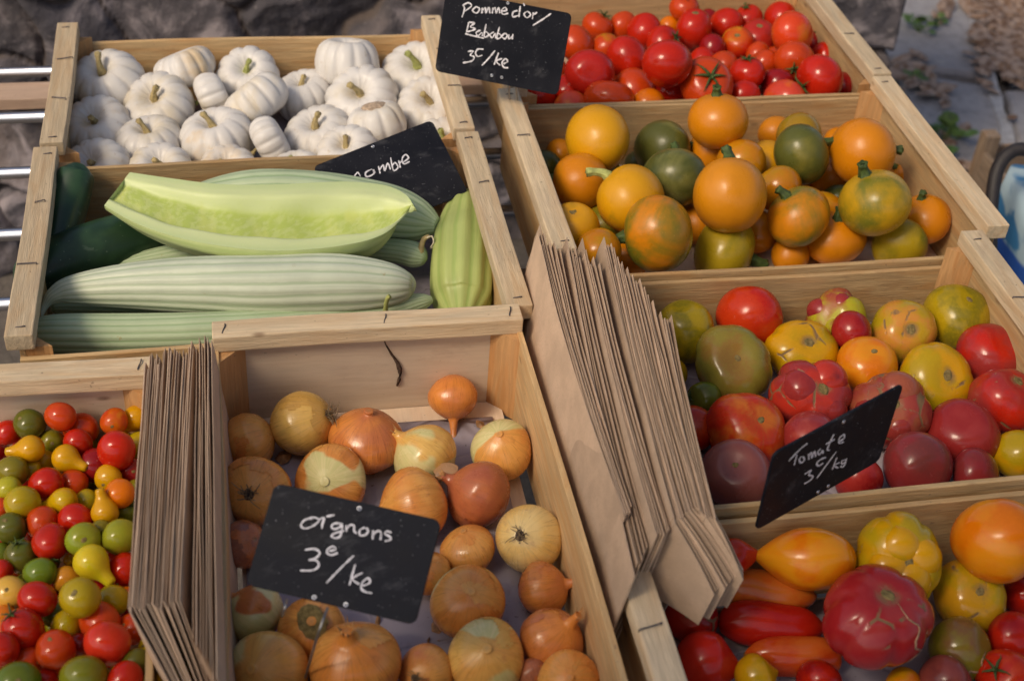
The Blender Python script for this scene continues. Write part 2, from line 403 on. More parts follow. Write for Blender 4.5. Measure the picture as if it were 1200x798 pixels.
PEAR = [(-.98, 0), (-.93, .38), (-.7, .73), (-.35, .95), (0, 1), (.35, .93), (.7, .72), (1.0, .50), (1.3, .39), (1.55, .35), (1.72, .29), (1.78, .12), (1.78, 0)]
HEART = [(-.95, 0), (-.9, .4), (-.65, .76), (-.25, .97), (.1, 1), (.45, .9), (.8, .66), (1.1, .42), (1.38, .2), (1.55, .07), (1.6, 0)]
LONG = [(-2.45, 0), (-2.36, .38), (-2.1, .7), (-1.5, .95), (-.6, 1.03), (.4, 1.0), (1.3, .9), (1.9, .68), (2.3, .38), (2.5, .12), (2.55, 0)]
def child(o, name, me, mat, M=None):
    c = link(name, me, mat, o)
    if M is not None: c.matrix_local = M
    return c
def add_calyx(o, R, top, n=5, ln=.55, stub=.28, curl=.3):
    parts = []
    for k in range(n):
        a = 2*math.pi*k/n + random.uniform(-.2, .2); L = ln*random.uniform(.75, 1.15)*R; P = []
        for i in range(6):
            t = i/5; P.append((math.cos(a)*L*t, math.sin(a)*L*t, top + R*.045 + R*(.10*math.sin(t*2.6)+curl*t*t*random.uniform(.2, 1.0) - .12*t*t)))
        v, f, _ = tube_data(P, [R*x for x in (.035, .055, .05, .038, .024, .008)], 5); parts.append((v, f))
    if stub:
        b = random.uniform(-.2, .2)
        P = [(0, 0, top-.03*R), (0, 0, top+.1*R), (b*.4*R, .05*R, top+stub*.7*R), (b*R, .1*R, top+stub*R)]
        v, f, _ = tube_data(P, [R*.06, R*.055, R*.05, R*.06], 6); parts.append((v, f))
    v, f = merge(parts); return child(o, 'calyx', mesh('calyx', v, f), CALYX)
def add_scar(o, R, top, r=.13):
    V, Fc = [(0, 0, top+R*.012)], []
    for j, (q, h) in enumerate(((r*.5, .012), (r, .02), (r*1.35, .004), (r*1.5, -.03))):
        for k in range(12):
            rr = q*R*random.uniform(.85, 1.15); V.append((rr*math.cos(k*math.pi/6)*1.15, rr*math.sin(k*math.pi/6)*.9, top+h*R))
    for k in range(12):
        k2 = (k+1) % 12; Fc.append((0, 1+k, 1+k2))
        for j in range(3): Fc.append((1+12*j+k, 1+12*(j+1)+k, 1+12*(j+1)+k2, 1+12*j+k2))
    return child(o, 'stem_scar', mesh('stem_scar', V, Fc), CORK)
def add_stem(o, R, top, L, r0, r1, mat, bend=.25, ridges=5, name='stem'):
    a = random.uniform(0, 6.28); n = 9; P, Q = [], []
    for i in range(n):
        t = i/(n-1); b = bend*t*t*L
        P.append((math.cos(a)*b*R, math.sin(a)*b*R, top + R*(L*t-.05))); Q.append(R*(r1 + (r0-r1)*(1-t)**2.2 + (.025 if t > .85 else 0)))
    P.append(tuple(np.array(P[-1])+np.array([0, 0, R*.01]))); Q.append(Q[-1]*.55)
    v, f, _ = tube_data(P, Q, 20, lambda ph, t: 1+.14*math.cos(ridges*ph))
    return child(o, name, mesh(name, v, f), mat)

# ------------------------------------------------------------------ the place: ground, wall, paving
def m_ground():
    s = NT('packed_earth'); v = s.coord(rnd=False); n = s.noise(v, 3, 6); g = s.noise(v, 55, 4)
    a = s.mix(s.ramp(n, .3, .7), (.075, .062, .055), (.14, .12, .105)); a = s.mix(s.math('MULTIPLY', s.ramp(g, .5, .75), .5), a, (.2, .17, .15))
    s.base(a); s.rough(.9); s.bump(g, .6, .01); return s.m
bm = bmesh.new(); bmesh.ops.create_grid(bm, x_segments=40, y_segments=40, size=60)
g = link('ground', bm_mesh('ground', bm), m_ground()); tag(g, None, None, None, 'structure')

def m_flag():
    s = NT('flagstone'); v = s.coord(rnd=False); n = s.noise(v, 2.2, 6, .6); g = s.noise(v, 30, 6, .65); l = s.noise(v, 9, 4)
    a = s.mix(s.ramp(n, .3, .7), (.23, .215, .225), (.36, .34, .345)); a = s.mix(s.math('MULTIPLY', s.ramp(g, .45, .7), .45), a, (.12, .11, .115))
    a = s.mix(s.math('MULTIPLY', s.ramp(l, .58, .72), .5), a, (.38, .36, .34))
    s.base(a); s.rough(.82); s.bump(s.math('ADD', g, l), .6, .006); return s.m
FLAG = m_flag()
def slab(bm_, pix, z=.03, inset=.02):
    P = [Vector(at(u, v, z)) for u, v in pix]; c = sum(P, Vector())/len(P)
    P = [p + (c-p).normalized()*inset for p in P]
    # densify for an uneven edge
    Q = []
    for i, p in enumerate(P):
        q = P[(i+1) % len(P)]; n = max(2, int((q-p).length/.08))
        for k in range(n):
            x = p.lerp(q, k/n); x = x + Vector((random.uniform(-1, 1), random.uniform(-1, 1), 0))*.008; Q.append(x)
    top = [bm_.verts.new(x) for x in Q]; mid = [bm_.verts.new(x + (x-c).normalized()*.012 - Vector((0, 0, .012))) for x in Q]; bot = [bm_.verts.new(Vector((x.x, x.y, -.05)) + (x-c).normalized()*.014) for x in Q]
    bm_.faces.new(top); n = len(Q)
    for i in range(n):
        j = (i+1) % n; bm_.faces.new((top[j], top[i], mid[i], mid[j])); bm_.faces.new((mid[j], mid[i], bot[i], bot[j]))
bm = bmesh.new()
slab(bm, [(1010, -95), (1100, -95), (1170, 92), (1060, 76), (1020, 60)])
slab(bm, [(1058, 84), (1162, 98), (1215, 260), (1130, 330), (1080, 200)])
slab(bm, [(1120, -95), (1260, -95), (1290, 90), (1186, 96)])
slab(bm, [(1178, 104), (1292, 98), (1340, 260), (1230, 270)])
slab(bm, [(1225, 280), (1345, 270), (1400, 430), (1290, 440)])
slab(bm, [(880, -95), (1002, -95), (1012, 60), (900, 50)])
bm.normal_update()
fl = link('pavement', bm_mesh('pavement', bm), FLAG); tag(fl, None, None, None, 'structure')
kb = bmesh.new(); slab(kb, [(1108, -95), (1116, -95), (1192, 180), (1180, 180)], .036, .0)
ks = link('paving_strip', bm_mesh('paving_strip', kb), m_simple('pale_stone', (.36, .35, .36), .85, 0, .2, 40, .4)); tag(ks, None, None, None, 'structure')

# rubble stone wall behind the crates
WALL_Y = 1.42
def wall():
    x0, x1, z0, z1 = -1.6, float(at_y(1036, 60, WALL_Y)[0]), -.05, 1.25
    nx, nz = 420, 185
    X = np.linspace(x0, x1, nx); Z = np.linspace(z0, z1, nz); GX, GZ = np.meshgrid(X, Z)
    pts, k = [], 0
    row = z0
    while row < z1 + .2:                               # roughly coursed rubble
        h = rng.uniform(.09, .17); x = x0 - rng.uniform(0, .2)
        while x < x1+.2:
            wd = rng.uniform(.13, .32); pts.append((x+wd/2, row+h/2+rng.uniform(-.025, .025), wd, h)); x += wd
        row += h
    S = np.array(pts)
    wx = GX + .03*np.sin(GZ*23+GX*5) + .014*np.sin(GX*41+GZ*19); wz = GZ + .02*np.sin(GX*17+1) + .010*np.sin(GX*53+GZ*31)
    d1 = np.full(GX.shape, 9.0); d2 = d1.copy(); idx = np.zeros(GX.shape, int)
    for i, (sx, sz, wd, h) in enumerate(S):
        d = (np.abs((wx-sx)/(wd/2))**2.6 + np.abs((wz-sz)/(h/2))**2.6)**(1/2.6)
        m = d < d1; d2 = np.where(m, d1, np.minimum(d2, d)); idx = np.where(m, i, idx); d1 = np.where(m, d, d1)
    edge = np.clip((d2-d1)/.45, 0, 1); prot = rng.uniform(.015, .06, len(S)); tx = rng.uniform(-.25, .25, len(S)); tz = rng.uniform(-.3, .3, len(S))
    hgt = prot[idx]*(edge**.5) + edge*((GX-S[idx, 0])*tx[idx]+(GZ-S[idx, 1])*tz[idx])
    nz_ = np.array([[noise.noise(Vector((float(a)*14, float(b)*14, 0)))*.008+noise.noise(Vector((float(a)*45, float(b)*45, 3)))*.004 for a in X] for b in Z])
    Y = WALL_Y - hgt - nz_
    V = np.stack([GX, Y, GZ], -1).reshape(-1, 3); Fc = []
    for j in range(nz-1):
        for i in range(nx-1): Fc.append((j*nx+i, j*nx+i+1, (j+1)*nx+i+1, (j+1)*nx+i))
    # solid back and sides
    b = len(V); V = np.vstack([V, [(x0, WALL_Y+.4, z0), (x1, WALL_Y+.4, z0), (x1, WALL_Y+.4, z1), (x0, WALL_Y+.4, z1)]])
    Fc.append(tuple([b+1, b+2] + [j*nx+nx-1 for j in range(nz-1, -1, -1)]))
    Fc.append(tuple([b+3, b] + [j*nx for j in range(nz)]))
    Fc.append(tuple([b+2, b+3] + [(nz-1)*nx+i for i in range(nx)])); Fc.append((b, b+3, b+2, b+1))
    me = mesh('stone_wall', V, Fc, True)
    tone = rng.uniform(.0, 1.0, len(S)); ta = np.concatenate([tone[idx].reshape(-1), [0]*4]); ea = np.concatenate([edge.reshape(-1), [1]*4])
    a = me.attributes.new('tone', 'FLOAT', 'POINT'); a.data.foreach_set('value', ta.astype(np.float32))
    a = me.attributes.new('face', 'FLOAT', 'POINT'); a.data.foreach_set('value', ea.astype(np.float32))
    s = NT('rubble_stone'); v = s.coord(rnd=False); t = s.node('ShaderNodeAttribute', attribute_name='tone'); fa = s.node('ShaderNodeAttribute', attribute_name='face')
    n = s.noise(v, 12, 6, .65); l = s.noise(v, 7, 5, .6, .8); gg = s.noise(v, 70, 4)
    c = s.mix(t.outputs['Fac'], (.085, .080, .098), (.19, .15, .14)); c = s.mix(s.ramp(n, .35, .7), (.06, .054, .062), c)
    c = s.mix(s.math('MULTIPLY', s.ramp(l, .50, .64), .8), c, (.34, .295, .31)); c = s.mix(s.math('MULTIPLY', s.ramp(gg, .6, .75), .4), c, (.30, .26, .26))
    c = s.mix(s.ramp(fa.outputs['Fac'], .38, .08), c, s.mix(n, (.06, .045, .04), (.15, .115, .1)))
    s.base(c); s.rough(.88); s.bump(s.math('ADD', gg, n), .7, .006)
    o = link('stone_wall', me, s.m); tag(o, 'dark rubble stone wall standing behind the crate of white pumpkins', 'wall')
wall()

# ------------------------------------------------------------------ stall rack
RZ = .741
st = empty('stall_rack', (0, .3, 0), 'metal stall rack of silver tubes carrying all the wooden crates', 'market stall')
def st_tube(name, P, r, mat=STEEL, seg=14):
    v, f, uv = tube_data([np.array(p)-np.array([0, .3, 0]) for p in P], [r]*len(P), seg); return link(name, mesh(name, v, f), mat, st)
for y in (.94, .785, .615, .447, .28, .11, -.05, -.22, -.39, -.56, -.72):
    st_tube('tube', [(-.95, y, RZ), (1.03, y, RZ)], .0095)
for x in (-.93, 1.0):
    st_tube('side_rail', [(x, -.75, RZ-.023), (x, .97, RZ-.023)], .0125)
    for y in (-.73, .95): st_tube('leg', [(x, y, RZ-.035), (x+.02*np.sign(x), y, .0)], .0125)
plank('wooden_slat', (-.95, .86, RZ-.028), (1.02, .918, RZ-.008), m_wood((.62, .44, .33), 'slat', .85, .5), st)

# ------------------------------------------------------------------ crates
ZR = .90; ZB = .752; ZF = .765
def staple(p, along, rail):
    """wire staple lying across a rail, a little bent"""
    a = np.array(along, float); P = []
    n = 7; w_ = np.linalg.norm(a)
    for i in range(n):
        t = i/(n-1)-.5; P.append(np.array(p)+a*t+np.array([0, 0, .0012+.0006*math.sin(5*t)])+nrm(np.cross(a, (0, 0, 1)))*.0006*math.sin(5*t+random.uniform(0, .5)))
    P = [P[0]-np.array([0, 0, .004])]+P+[P[-1]-np.array([0, 0, .004])]
    v, f, _ = tube_data(P, [.0008]*len(P), 6)
    o = link('staple', mesh('staple', v, f), STAPLE, rail); o.matrix_parent_inverse = rail.matrix_world.inverted()
def crate(label, x0, x1, y0, y1, ends='x', zr=ZR, btop=.865, floor=ZF, group='wooden crates on the stall', posts=True, railw=.032, tilt=0.0, open_front=None):
    c = empty('wooden_crate', ((x0+x1)/2, (y0+y1)/2, ZB), label, 'crate', group)
    rails = []
    th = .007
    if ends == 'x':
        for x, sgn in ((x0, 1), (x1, -1)):
            a, b = sorted((x, x+sgn*railw)); r = plank('top_rail', (a, y0+.001, zr-.022), (b, y1-.001, zr), W_RAIL, c, .002, .002); rails.append(r)
            a, b = sorted((x+sgn*.012, x+sgn*(.012+th))); plank('end_panel', (a, y0+th+.001, ZB+.004), (b, y1-th-.001, zr-.0225), W_BOARD, c, .0008)
            xm = (x+sgn*railw/2)
            for k, f in enumerate((.04, .34, .67, .95)):
                yy = y0+(y1-y0)*f; bpy.context.view_layer.update()
                if random.random() < .85: staple((xm+random.uniform(-.004, .004), yy, zr), (random.uniform(.012, .024), random.uniform(-.006, .006), 0) if 0 < k < 3 else (.010, .001, 0), r)
        for y, sgn in ((y0, 1), (y1, -1)):
            a, b = sorted((y, y+sgn*th))
            if isinstance(btop, (tuple, list)): bt = btop[0 if sgn == 1 else 1]
            else: bt = btop
            plank('side_panel', (x0+.0125, a, ZB+.003), (x1-.0125, b, bt), W_BOARD, c, .0008, .003)
    else:
        for y, sgn in ((y0, 1), (y1, -1)):
            a, b = sorted((y, y+sgn*railw)); r = plank('top_rail', (x0+.001, a, zr-.022), (x1-.001, b, zr), W_RAIL, c, .002, .002); rails.append(r)
            a, b = sorted((y+sgn*.012, y+sgn*(.012+th))); plank('end_panel', (x0+th+.001, a, ZB+.004), (x1-th-.001, b, zr-.0225), W_PLY, c, .0008)
            bpy.context.view_layer.update()
            for f in (.04, .38 if x0 < -.2 else .55, .96): staple((x0+(x1-x0)*f, y+sgn*railw*.5, zr), (.003, .016, 0), r)
        for x, sgn in ((x0, 1), (x1, -1)):
            a, b = sorted((x, x+sgn*th)); bt = btop if not isinstance(btop, (tuple, list)) else btop[0 if sgn == 1 else 1]
            plank('side_panel', (a, y0+.0125, ZB+.003), (b, y1-.0125, bt), W_BOARD, c, .0008, .003)
    # triangular corner posts
    e = .03
    for (px, sx_) in ((x0, 1), (x1, -1)):
        for (py, sy_) in ((y0, 1), (y1, -1)):
            ax_, ay_ = px+sx_*(.0195 if ends == 'x' else th+.0005), py+sy_*(th+.0005 if ends == 'x' else .0195)
            T = [(ax_, ay_), (ax_+sx_*e, ay_), (ax_, ay_+sy_*e)]; zz = (ZB+.006, zr-.0225)
            h = zz[1]-zz[0]
            V = [(0, (q[0]-ax_), (q[1]-ay_)) for q in T] + [(h, (q[0]-ax_), (q[1]-ay_)) for q in T]
            me = mesh('corner_post', V, [(0, 1, 2), (5, 4, 3), (0, 3, 4, 1), (1, 4, 5, 2), (2, 5, 3, 0)], False)
            bmx = bmesh.new(); bmx.from_mesh(me); bmesh.ops.recalc_face_normals(bmx, faces=bmx.faces); bmx.to_mesh(me); bmx.free()
            o = link('corner_post', me, W_POST, c)
            o.matrix_local = Matrix(((0, 1, 0, ax_-c.location.x), (0, 0, 1, ay_-c.location.y), (1, 0, 0, zz[0]-ZB), (0, 0, 0, 1)))
    plank('floor_panel', (x0+.02, y0+.02, floor-.006), (x1-.02, y1-.02, floor), W_PLY, c, 0)
    return c
CR = dict(
 pumpkin=(-.278, .332, .432, .80), cuke=(-.285, .335, .004, .424), onion=(-.052, .318, -.60, .004),
 cherry=(-.50, -.117, -.72, -.043), red=(.402, 1.035, .552, .965), courg=(.385, 1.030, .118, .546),
 heir=(.372, .985, -.352, .112), low=(.338, .955, -.79, -.36))
c_p = crate('pale crate at the back, filled with small white pumpkins', *CR['pumpkin'], 'x', btop=(.853, .866))
c_c = crate('pale crate holding the pale and dark green cucumbers', *CR['cuke'], 'x', btop=(.866, .866))
c_o = crate('narrow crate of onions, set end on below the cucumbers', *CR['onion'], 'y', zr=.905, btop=(.885, .885))
c_s = crate('crate in the corner full of mixed cherry and pear tomatoes', *CR['cherry'], 'y', zr=.898, btop=(.86, .86))
c_r = crate('crate at the back filled with plain red tomatoes', *CR['red'], 'x', btop=(.862, .868))
c_k = crate('crate of round orange and green courgettes', *CR['courg'], 'x', btop=(.848, .863))
c_h = crate('crate of large knobbly mixed tomatoes with the tilted slate sign', *CR['heir'], 'x', btop=(.893, .842))
c_l = crate('nearest crate, with the huge red tomato and long red tomatoes', *CR['low'], 'x', btop=(.86, .885))

# liner sheets
def liner(label, x0, x1, y0, y1, z, rot=0.0):
    n = 14; V = []; Fc = []
    cx_, cy_ = (x0+x1)/2, (y0+y1)/2
    for j in range(n):
        for i in range(n):
            x = (i/(n-1)-.5)*(x1-x0); y = (j/(n-1)-.5)*(y1-y0); e = max(abs(i/(n-1)-.5), abs(j/(n-1)-.5))*2
            V.append((x*math.cos(rot)-y*math.sin(rot), x*math.sin(rot)+y*math.cos(rot), .0015+.001*noise.noise(Vector((x*20, y*20, z*50)))+.004*max(0, e-.9)*10*max(0, noise.noise(Vector((x*6, y*6, z*9))))))
    for j in range(n-1):
        for i in range(n-1): Fc.append((j*n+i, j*n+i+1, (j+1)*n+i+1, (j+1)*n+i))
    o = link('liner_paper', mesh('liner_paper', V, Fc), LINER); o.location = (cx_, cy_, z+.002)
    m = o.modifiers.new('thickness', 'SOLIDIFY'); m.thickness = .0008
    tag(o, label, 'paper', 'grey liner sheets in the crates')
liner('mauve grey paper lying under the onions', -.028, .278, -.56, -.045, ZF, -.02)
liner('mauve grey paper under the large knobbly tomatoes', .40, .955, -.325, .085, ZF)
liner('mauve grey paper under the huge red tomato and long tomatoes', .37, .925, -.76, -.395, ZF+.012)
liner('grey paper on the floor of the cucumber crate', -.25, .30, .03, .395, ZF)
liner('grey paper beneath the white pumpkins', -.24, .295, .46, .77, ZF)

# dried root stuck to the onion crate's far board
pn = [o for o in c_o.children if o.name.startswith('end_panel')][-1]
bpy.context.view_layer.update()
def on_panel(u, v): return at_y(u, v, -.0165)
P = [on_panel(*p) for p in ((448, 392), (452, 404), (459, 416), (466, 425), (469, 434), (468, 445), (465, 452))]
v_, f_, _ = tube_data(P, [.0008, .0006, .0012, .0022, .003, .0024, .0012], 6, lambda ph, t: 1+.5*math.sin(9*ph+60*t)); v2, f2, _ = tube_data([on_panel(447, 388), on_panel(449, 394)], [.002, .0012], 6)
vv, ff = merge([(v_, f_), (v2, f2)])
o = link('dried_root', mesh('dried_root', vv, ff), m_simple('dry_soil', (.10, .065, .05), .95, 0, .4, 300, .5, .1)); tag(o, 'dried muddy root stuck on the far board above the onions', 'root')

# added unseen canvas canopy above and behind the camera, to shade the near crates
def added_canopy():
    s = NT('added_canopy_canvas'); v = s.coord(rnd=False); n = s.noise(v, 8, 4); s.base(s.mix(n, (.62, .55, .46), (.72, .64, .54))); s.rough(.9)
    tr = s.node('ShaderNodeBsdfTranslucent'); tr.inputs[0].default_value = (.70, .58, .44, 1); mx = s.node('ShaderNodeMixShader'); mx.inputs[0].default_value = .45
    out = s.n['Material Output']; s.ln(s.b.outputs[0], mx.inputs[1]); s.ln(tr.outputs[0], mx.inputs[2]); s.ln(mx.outputs[0], out.inputs[0])
    x0, x1, y0, y1, n_ = -1.9, 2.3, -2.4, SHADE_EDGE_Y, 24; root = empty('added_canopy', (0, y0, 0), 'added unseen cream canvas canopy on two posts, shading the near end of the stall', 'added_canopy'); V, Fc = [], []
    for j in range(n_):
        for i in range(n_):
            u, t = i/(n_-1), j/(n_-1); V.append((x0+(x1-x0)*u, (y1-y0)*t, 2.75-.30*t-.05*math.sin(math.pi*u)*math.sin(math.pi*t)))
    for j in range(n_-1):
        for i in range(n_-1): Fc.append((j*n_+i, j*n_+i+1, (j+1)*n_+i+1, (j+1)*n_+i))
    o = link('canvas', mesh('canvas', V, Fc), s.m, root); m = o.modifiers.new('t', 'SOLIDIFY'); m.thickness = .001
    for x in (x0+.03, x1-.03):
        v_, f_, _ = tube_data([(x, .03, 0), (x, .03, 2.76)], [.022]*2, 12); link('post', mesh('post', v_, f_), STEEL, root)
        v_, f_, _ = tube_data([(x, .03, 2.735), (x, y1-y0, 2.435)], [.014]*2, 10); link('arm', mesh('arm', v_, f_), STEEL, root)
added_canopy()

# ------------------------------------------------------------------ palette (albedo)
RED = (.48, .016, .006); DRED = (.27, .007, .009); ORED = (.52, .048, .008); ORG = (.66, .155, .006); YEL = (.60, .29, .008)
OLV = (.20, .16, .012); OYEL = (.40, .27, .010); GRN = (.12, .145, .012); YGRN = (.40, .36, .02); PNK = (.31, .030, .029); PURP = (.17, .036, .032)
PALEY = (.68, .43, .08); DOLV = (.11, .105, .014)

# ------------------------------------------------------------------ placing produce along sight lines, then relaxing overlaps
class It:
    def __init__(me, u, v, r, **k): me.u, me.v, me.r = u, v, r*1.05; me.k = k; me.L = k.get('L', 0); me.asp = k.get('asp', .9); me.eff = k.get('eff', .95)
def settle(items, box, floor, layer=.055, iters=260, tight=.94, zmax=1.02):
    x0, x1, y0, y1 = box; m = .012
    for it in items:
        it.d = ray(it.u, it.v); it.q = it.r/F
        z = floor + .045*it.asp*.8
        for _ in range(8):
            t = (z-CAMPOS[2])/it.d[2]; R = it.q*t; z = floor + R*it.asp + it.L*layer
        lo, hi = .5, 6.0
        for _ in range(3):
            R = it.q*t*it.eff
            hi = (floor + R*it.asp*.95 - CAMPOS[2])/it.d[2]
            lo = (zmax - CAMPOS[2])/it.d[2]
            for ax, a, b in ((0, x0+m, x1-m), (1, y0+m, y1-m)):
                p, q = (a+R-CAMPOS[ax])/it.d[ax], (b-R-CAMPOS[ax])/it.d[ax]
                p, q = min(p, q), max(p, q)
                if ax == 1: lo = max(lo, min(p, hi)); hi = min(hi, max(q, lo))
            t = min(max(t, lo), hi)
        it.lo, it.hi, it.t = lo, hi, t
    n = len(items); D = np.array([i.d for i in items]); q = np.array([i.q*i.eff for i in items]); t = np.array([i.t for i in items]); lo = np.array([i.lo for i in items]); hi = np.array([i.hi for i in items])
    for _ in range(iters):
        P = CAMPOS + D*t[:, None]; R = q*t
        dv = P[:, None]-P[None]; dist = np.linalg.norm(dv, axis=2)+np.eye(n)*9; need = (R[:, None]+R[None])*tight
        ov = np.maximum(need-dist, 0)
        if ov.max() < 5e-4: break
        sg = np.sign(t[:, None]-t[None]+1e-9*(np.arange(n)[:, None]-np.arange(n)[None]))
        t = np.clip(t + np.clip((ov*sg).sum(1)*.35, -.012, .012), lo, hi)
    for i, it in enumerate(items): it.t = t[i]; it.p = CAMPOS + it.d*t[i]; it.R = it.q*t[i]/1.0
    return items
def place(it, name, me, mat, axis, spin=None):
    o = link(name, me, mat); o.matrix_world = Matrix.Translation(it.p.tolist()) @ axis_matrix(axis, random.uniform(0, 6.28) if spin is None else spin)
    tag(o, it.k['label'], it.k.get('cat', 'fruit'), it.k.get('group')); return o
def stem_axis(it, default=None):
    s = it.k.get('s')
    if s is None:
        if default is not None: return default
        a = random.uniform(0, 6.28); return cam_dir(.8*math.cos(a), .8*math.sin(a), -.6)
    return cam_dir(s[0], s[1], s[2] if len(s) > 2 else None)

# ---- white pumpkins
def I(u, v, r, label, **k): return It(u, v, r, label=label, **k)
PK = [
 I(125, 96, 41, 'white pumpkin in the far corner by the stall tubes', s=(-.15, -.55), asp=.7),
 I(217, 82, 33, 'white pumpkin tipped on its side against the far board', s=(.35, .9, -.3), L=.9, asp=.75, warm=1),
 I(186, 126, 40, 'broad white pumpkin with short broken stalk, just right of the corner one', s=(-.12, -.45), asp=.74),
 I(115, 152, 39, 'white pumpkin touching the left rail, second from the far corner', s=(-.05, -.5), asp=.72),
 I(176, 170, 37, 'ribbed white pumpkin with upright stalk, second from the front left corner', s=(0, -.75), asp=.68),
 I(248, 112, 25, 'narrow white pumpkin standing on edge, left of the tilted one', s=(-.8, .35, .1), L=.7, asp=.75),
 I(291, 90, 34, 'flat white pumpkin with short stalk against the far board', s=(0, -.35), asp=.68),
 I(301, 120, 36, 'white pumpkin rolled over with its ribs facing the front', s=(.6, .75, -.2), L=.6, asp=.72),
 I(356, 112, 34, 'white pumpkin with a tall tan stalk near the middle of the crate', s=(-.1, -.75), asp=.8),
 I(407, 76, 35, 'upside down smooth white pumpkin at the far board', s=(-.05, .85, -.3), L=.75, asp=.7, warm=0),
 I(254, 164, 41, 'large white pumpkin with tall curved stalk in the front middle', s=(-.1, -.75), asp=.74),
 I(316, 165, 28, 'small white pumpkin on edge leaning beside the large front one', s=(-.85, .45, .0), L=.5, asp=.8),
 I(373, 159, 38, 'white pumpkin with bent brown stalk behind the slate', s=(-.15, -.6), asp=.78),
 I(425, 119, 40, 'round topped white pumpkin with sunken tan stalk, centre right', s=(-.05, -.35), asp=.7),
 I(491, 88, 41, 'white pumpkin with hooked stalk below the hanging price slate', s=(-.05, -.5), asp=.72),
 I(505, 132, 40, 'strongly ribbed white pumpkin with thick stalk by the right rail', s=(.03, -.5), asp=.72),
 I(442, 146, 32, 'scarred white pumpkin with a corky broken base turned up', s=(.2, .9, -.4), L=.6, asp=.72, scarred=1),
 I(520, 176, 36, 'white pumpkin peeping out right of the black slate', s=(.1, -.4), asp=.72),
 I(408, 182, 34, 'white pumpkin half hidden behind the top edge of the slate', s=(-.1, -.5), asp=.72, stemdx=1),
 I(115, 200, 37, 'white pumpkin in the front left corner behind the board', s=(-.15, -.45), asp=.72),
 I(190, 203, 36, 'white pumpkin with greenish stalk low behind the front board', s=(.05, -.6), asp=.72),
 I(267, 204, 35, 'white pumpkin low behind the front board, below the large one', s=(.05, -.55), asp=.72),
 I(347, 205, 32, 'white pumpkin showing only its ribbed top beside the slate', s=(.0, -.8), asp=.72)]
for it in PK: it.r *= 1.03
settle(PK, CR['pumpkin'], ZF, .05, tight=.86)
for it in PK:
    asp = .70; nr = random.choice((10, 11, 12, 13))
    prof = [(-.42, 0), (-.50, .2), (-.63, .42), (-.62, .65), (-.45, .88), (-.15, .99), (.12, 1.0), (.38, .9), (.56, .68), (.60, .45), (.48, .24), (.36, .12), (.32, 0)]; kz = random.uniform(.86, 1.2); prof = [(z*kz if z < .3 else z+(kz-1)*.45, r) for z, r in prof]
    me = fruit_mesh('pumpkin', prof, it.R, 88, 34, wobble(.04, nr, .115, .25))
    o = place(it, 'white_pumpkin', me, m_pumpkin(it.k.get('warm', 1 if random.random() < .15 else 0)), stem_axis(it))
    it.k['o'] = o
    s = it.k['s']
    if len(s) < 3 or s[2] >= 0: add_stem(o, it.R, .34*it.R, random.uniform(.36, .56), .13, .058, random.choice((STALK_T, STALK_T, STALK_T, STALK_P)), .45)
    else:
        V = fruit_mesh('blossom_end', round_prof(.35, .05), it.R*.13, 14, 10, wobble(.2)); child(o, 'blossom_end', V, CORK, Matrix.Translation((0, 0, -.47*it.R)))
    if it.k.get('scarred'):
        V = fruit_mesh('scab', round_prof(.3, .2), it.R*.5, 26, 14, wobble(.25, 7, .3, .6)); child(o, 'scab', V, m_simple('scab', (.42, .31, .22), .9, 0, .4, 200, .7), Matrix.Translation((0, 0, -.6*it.R)))

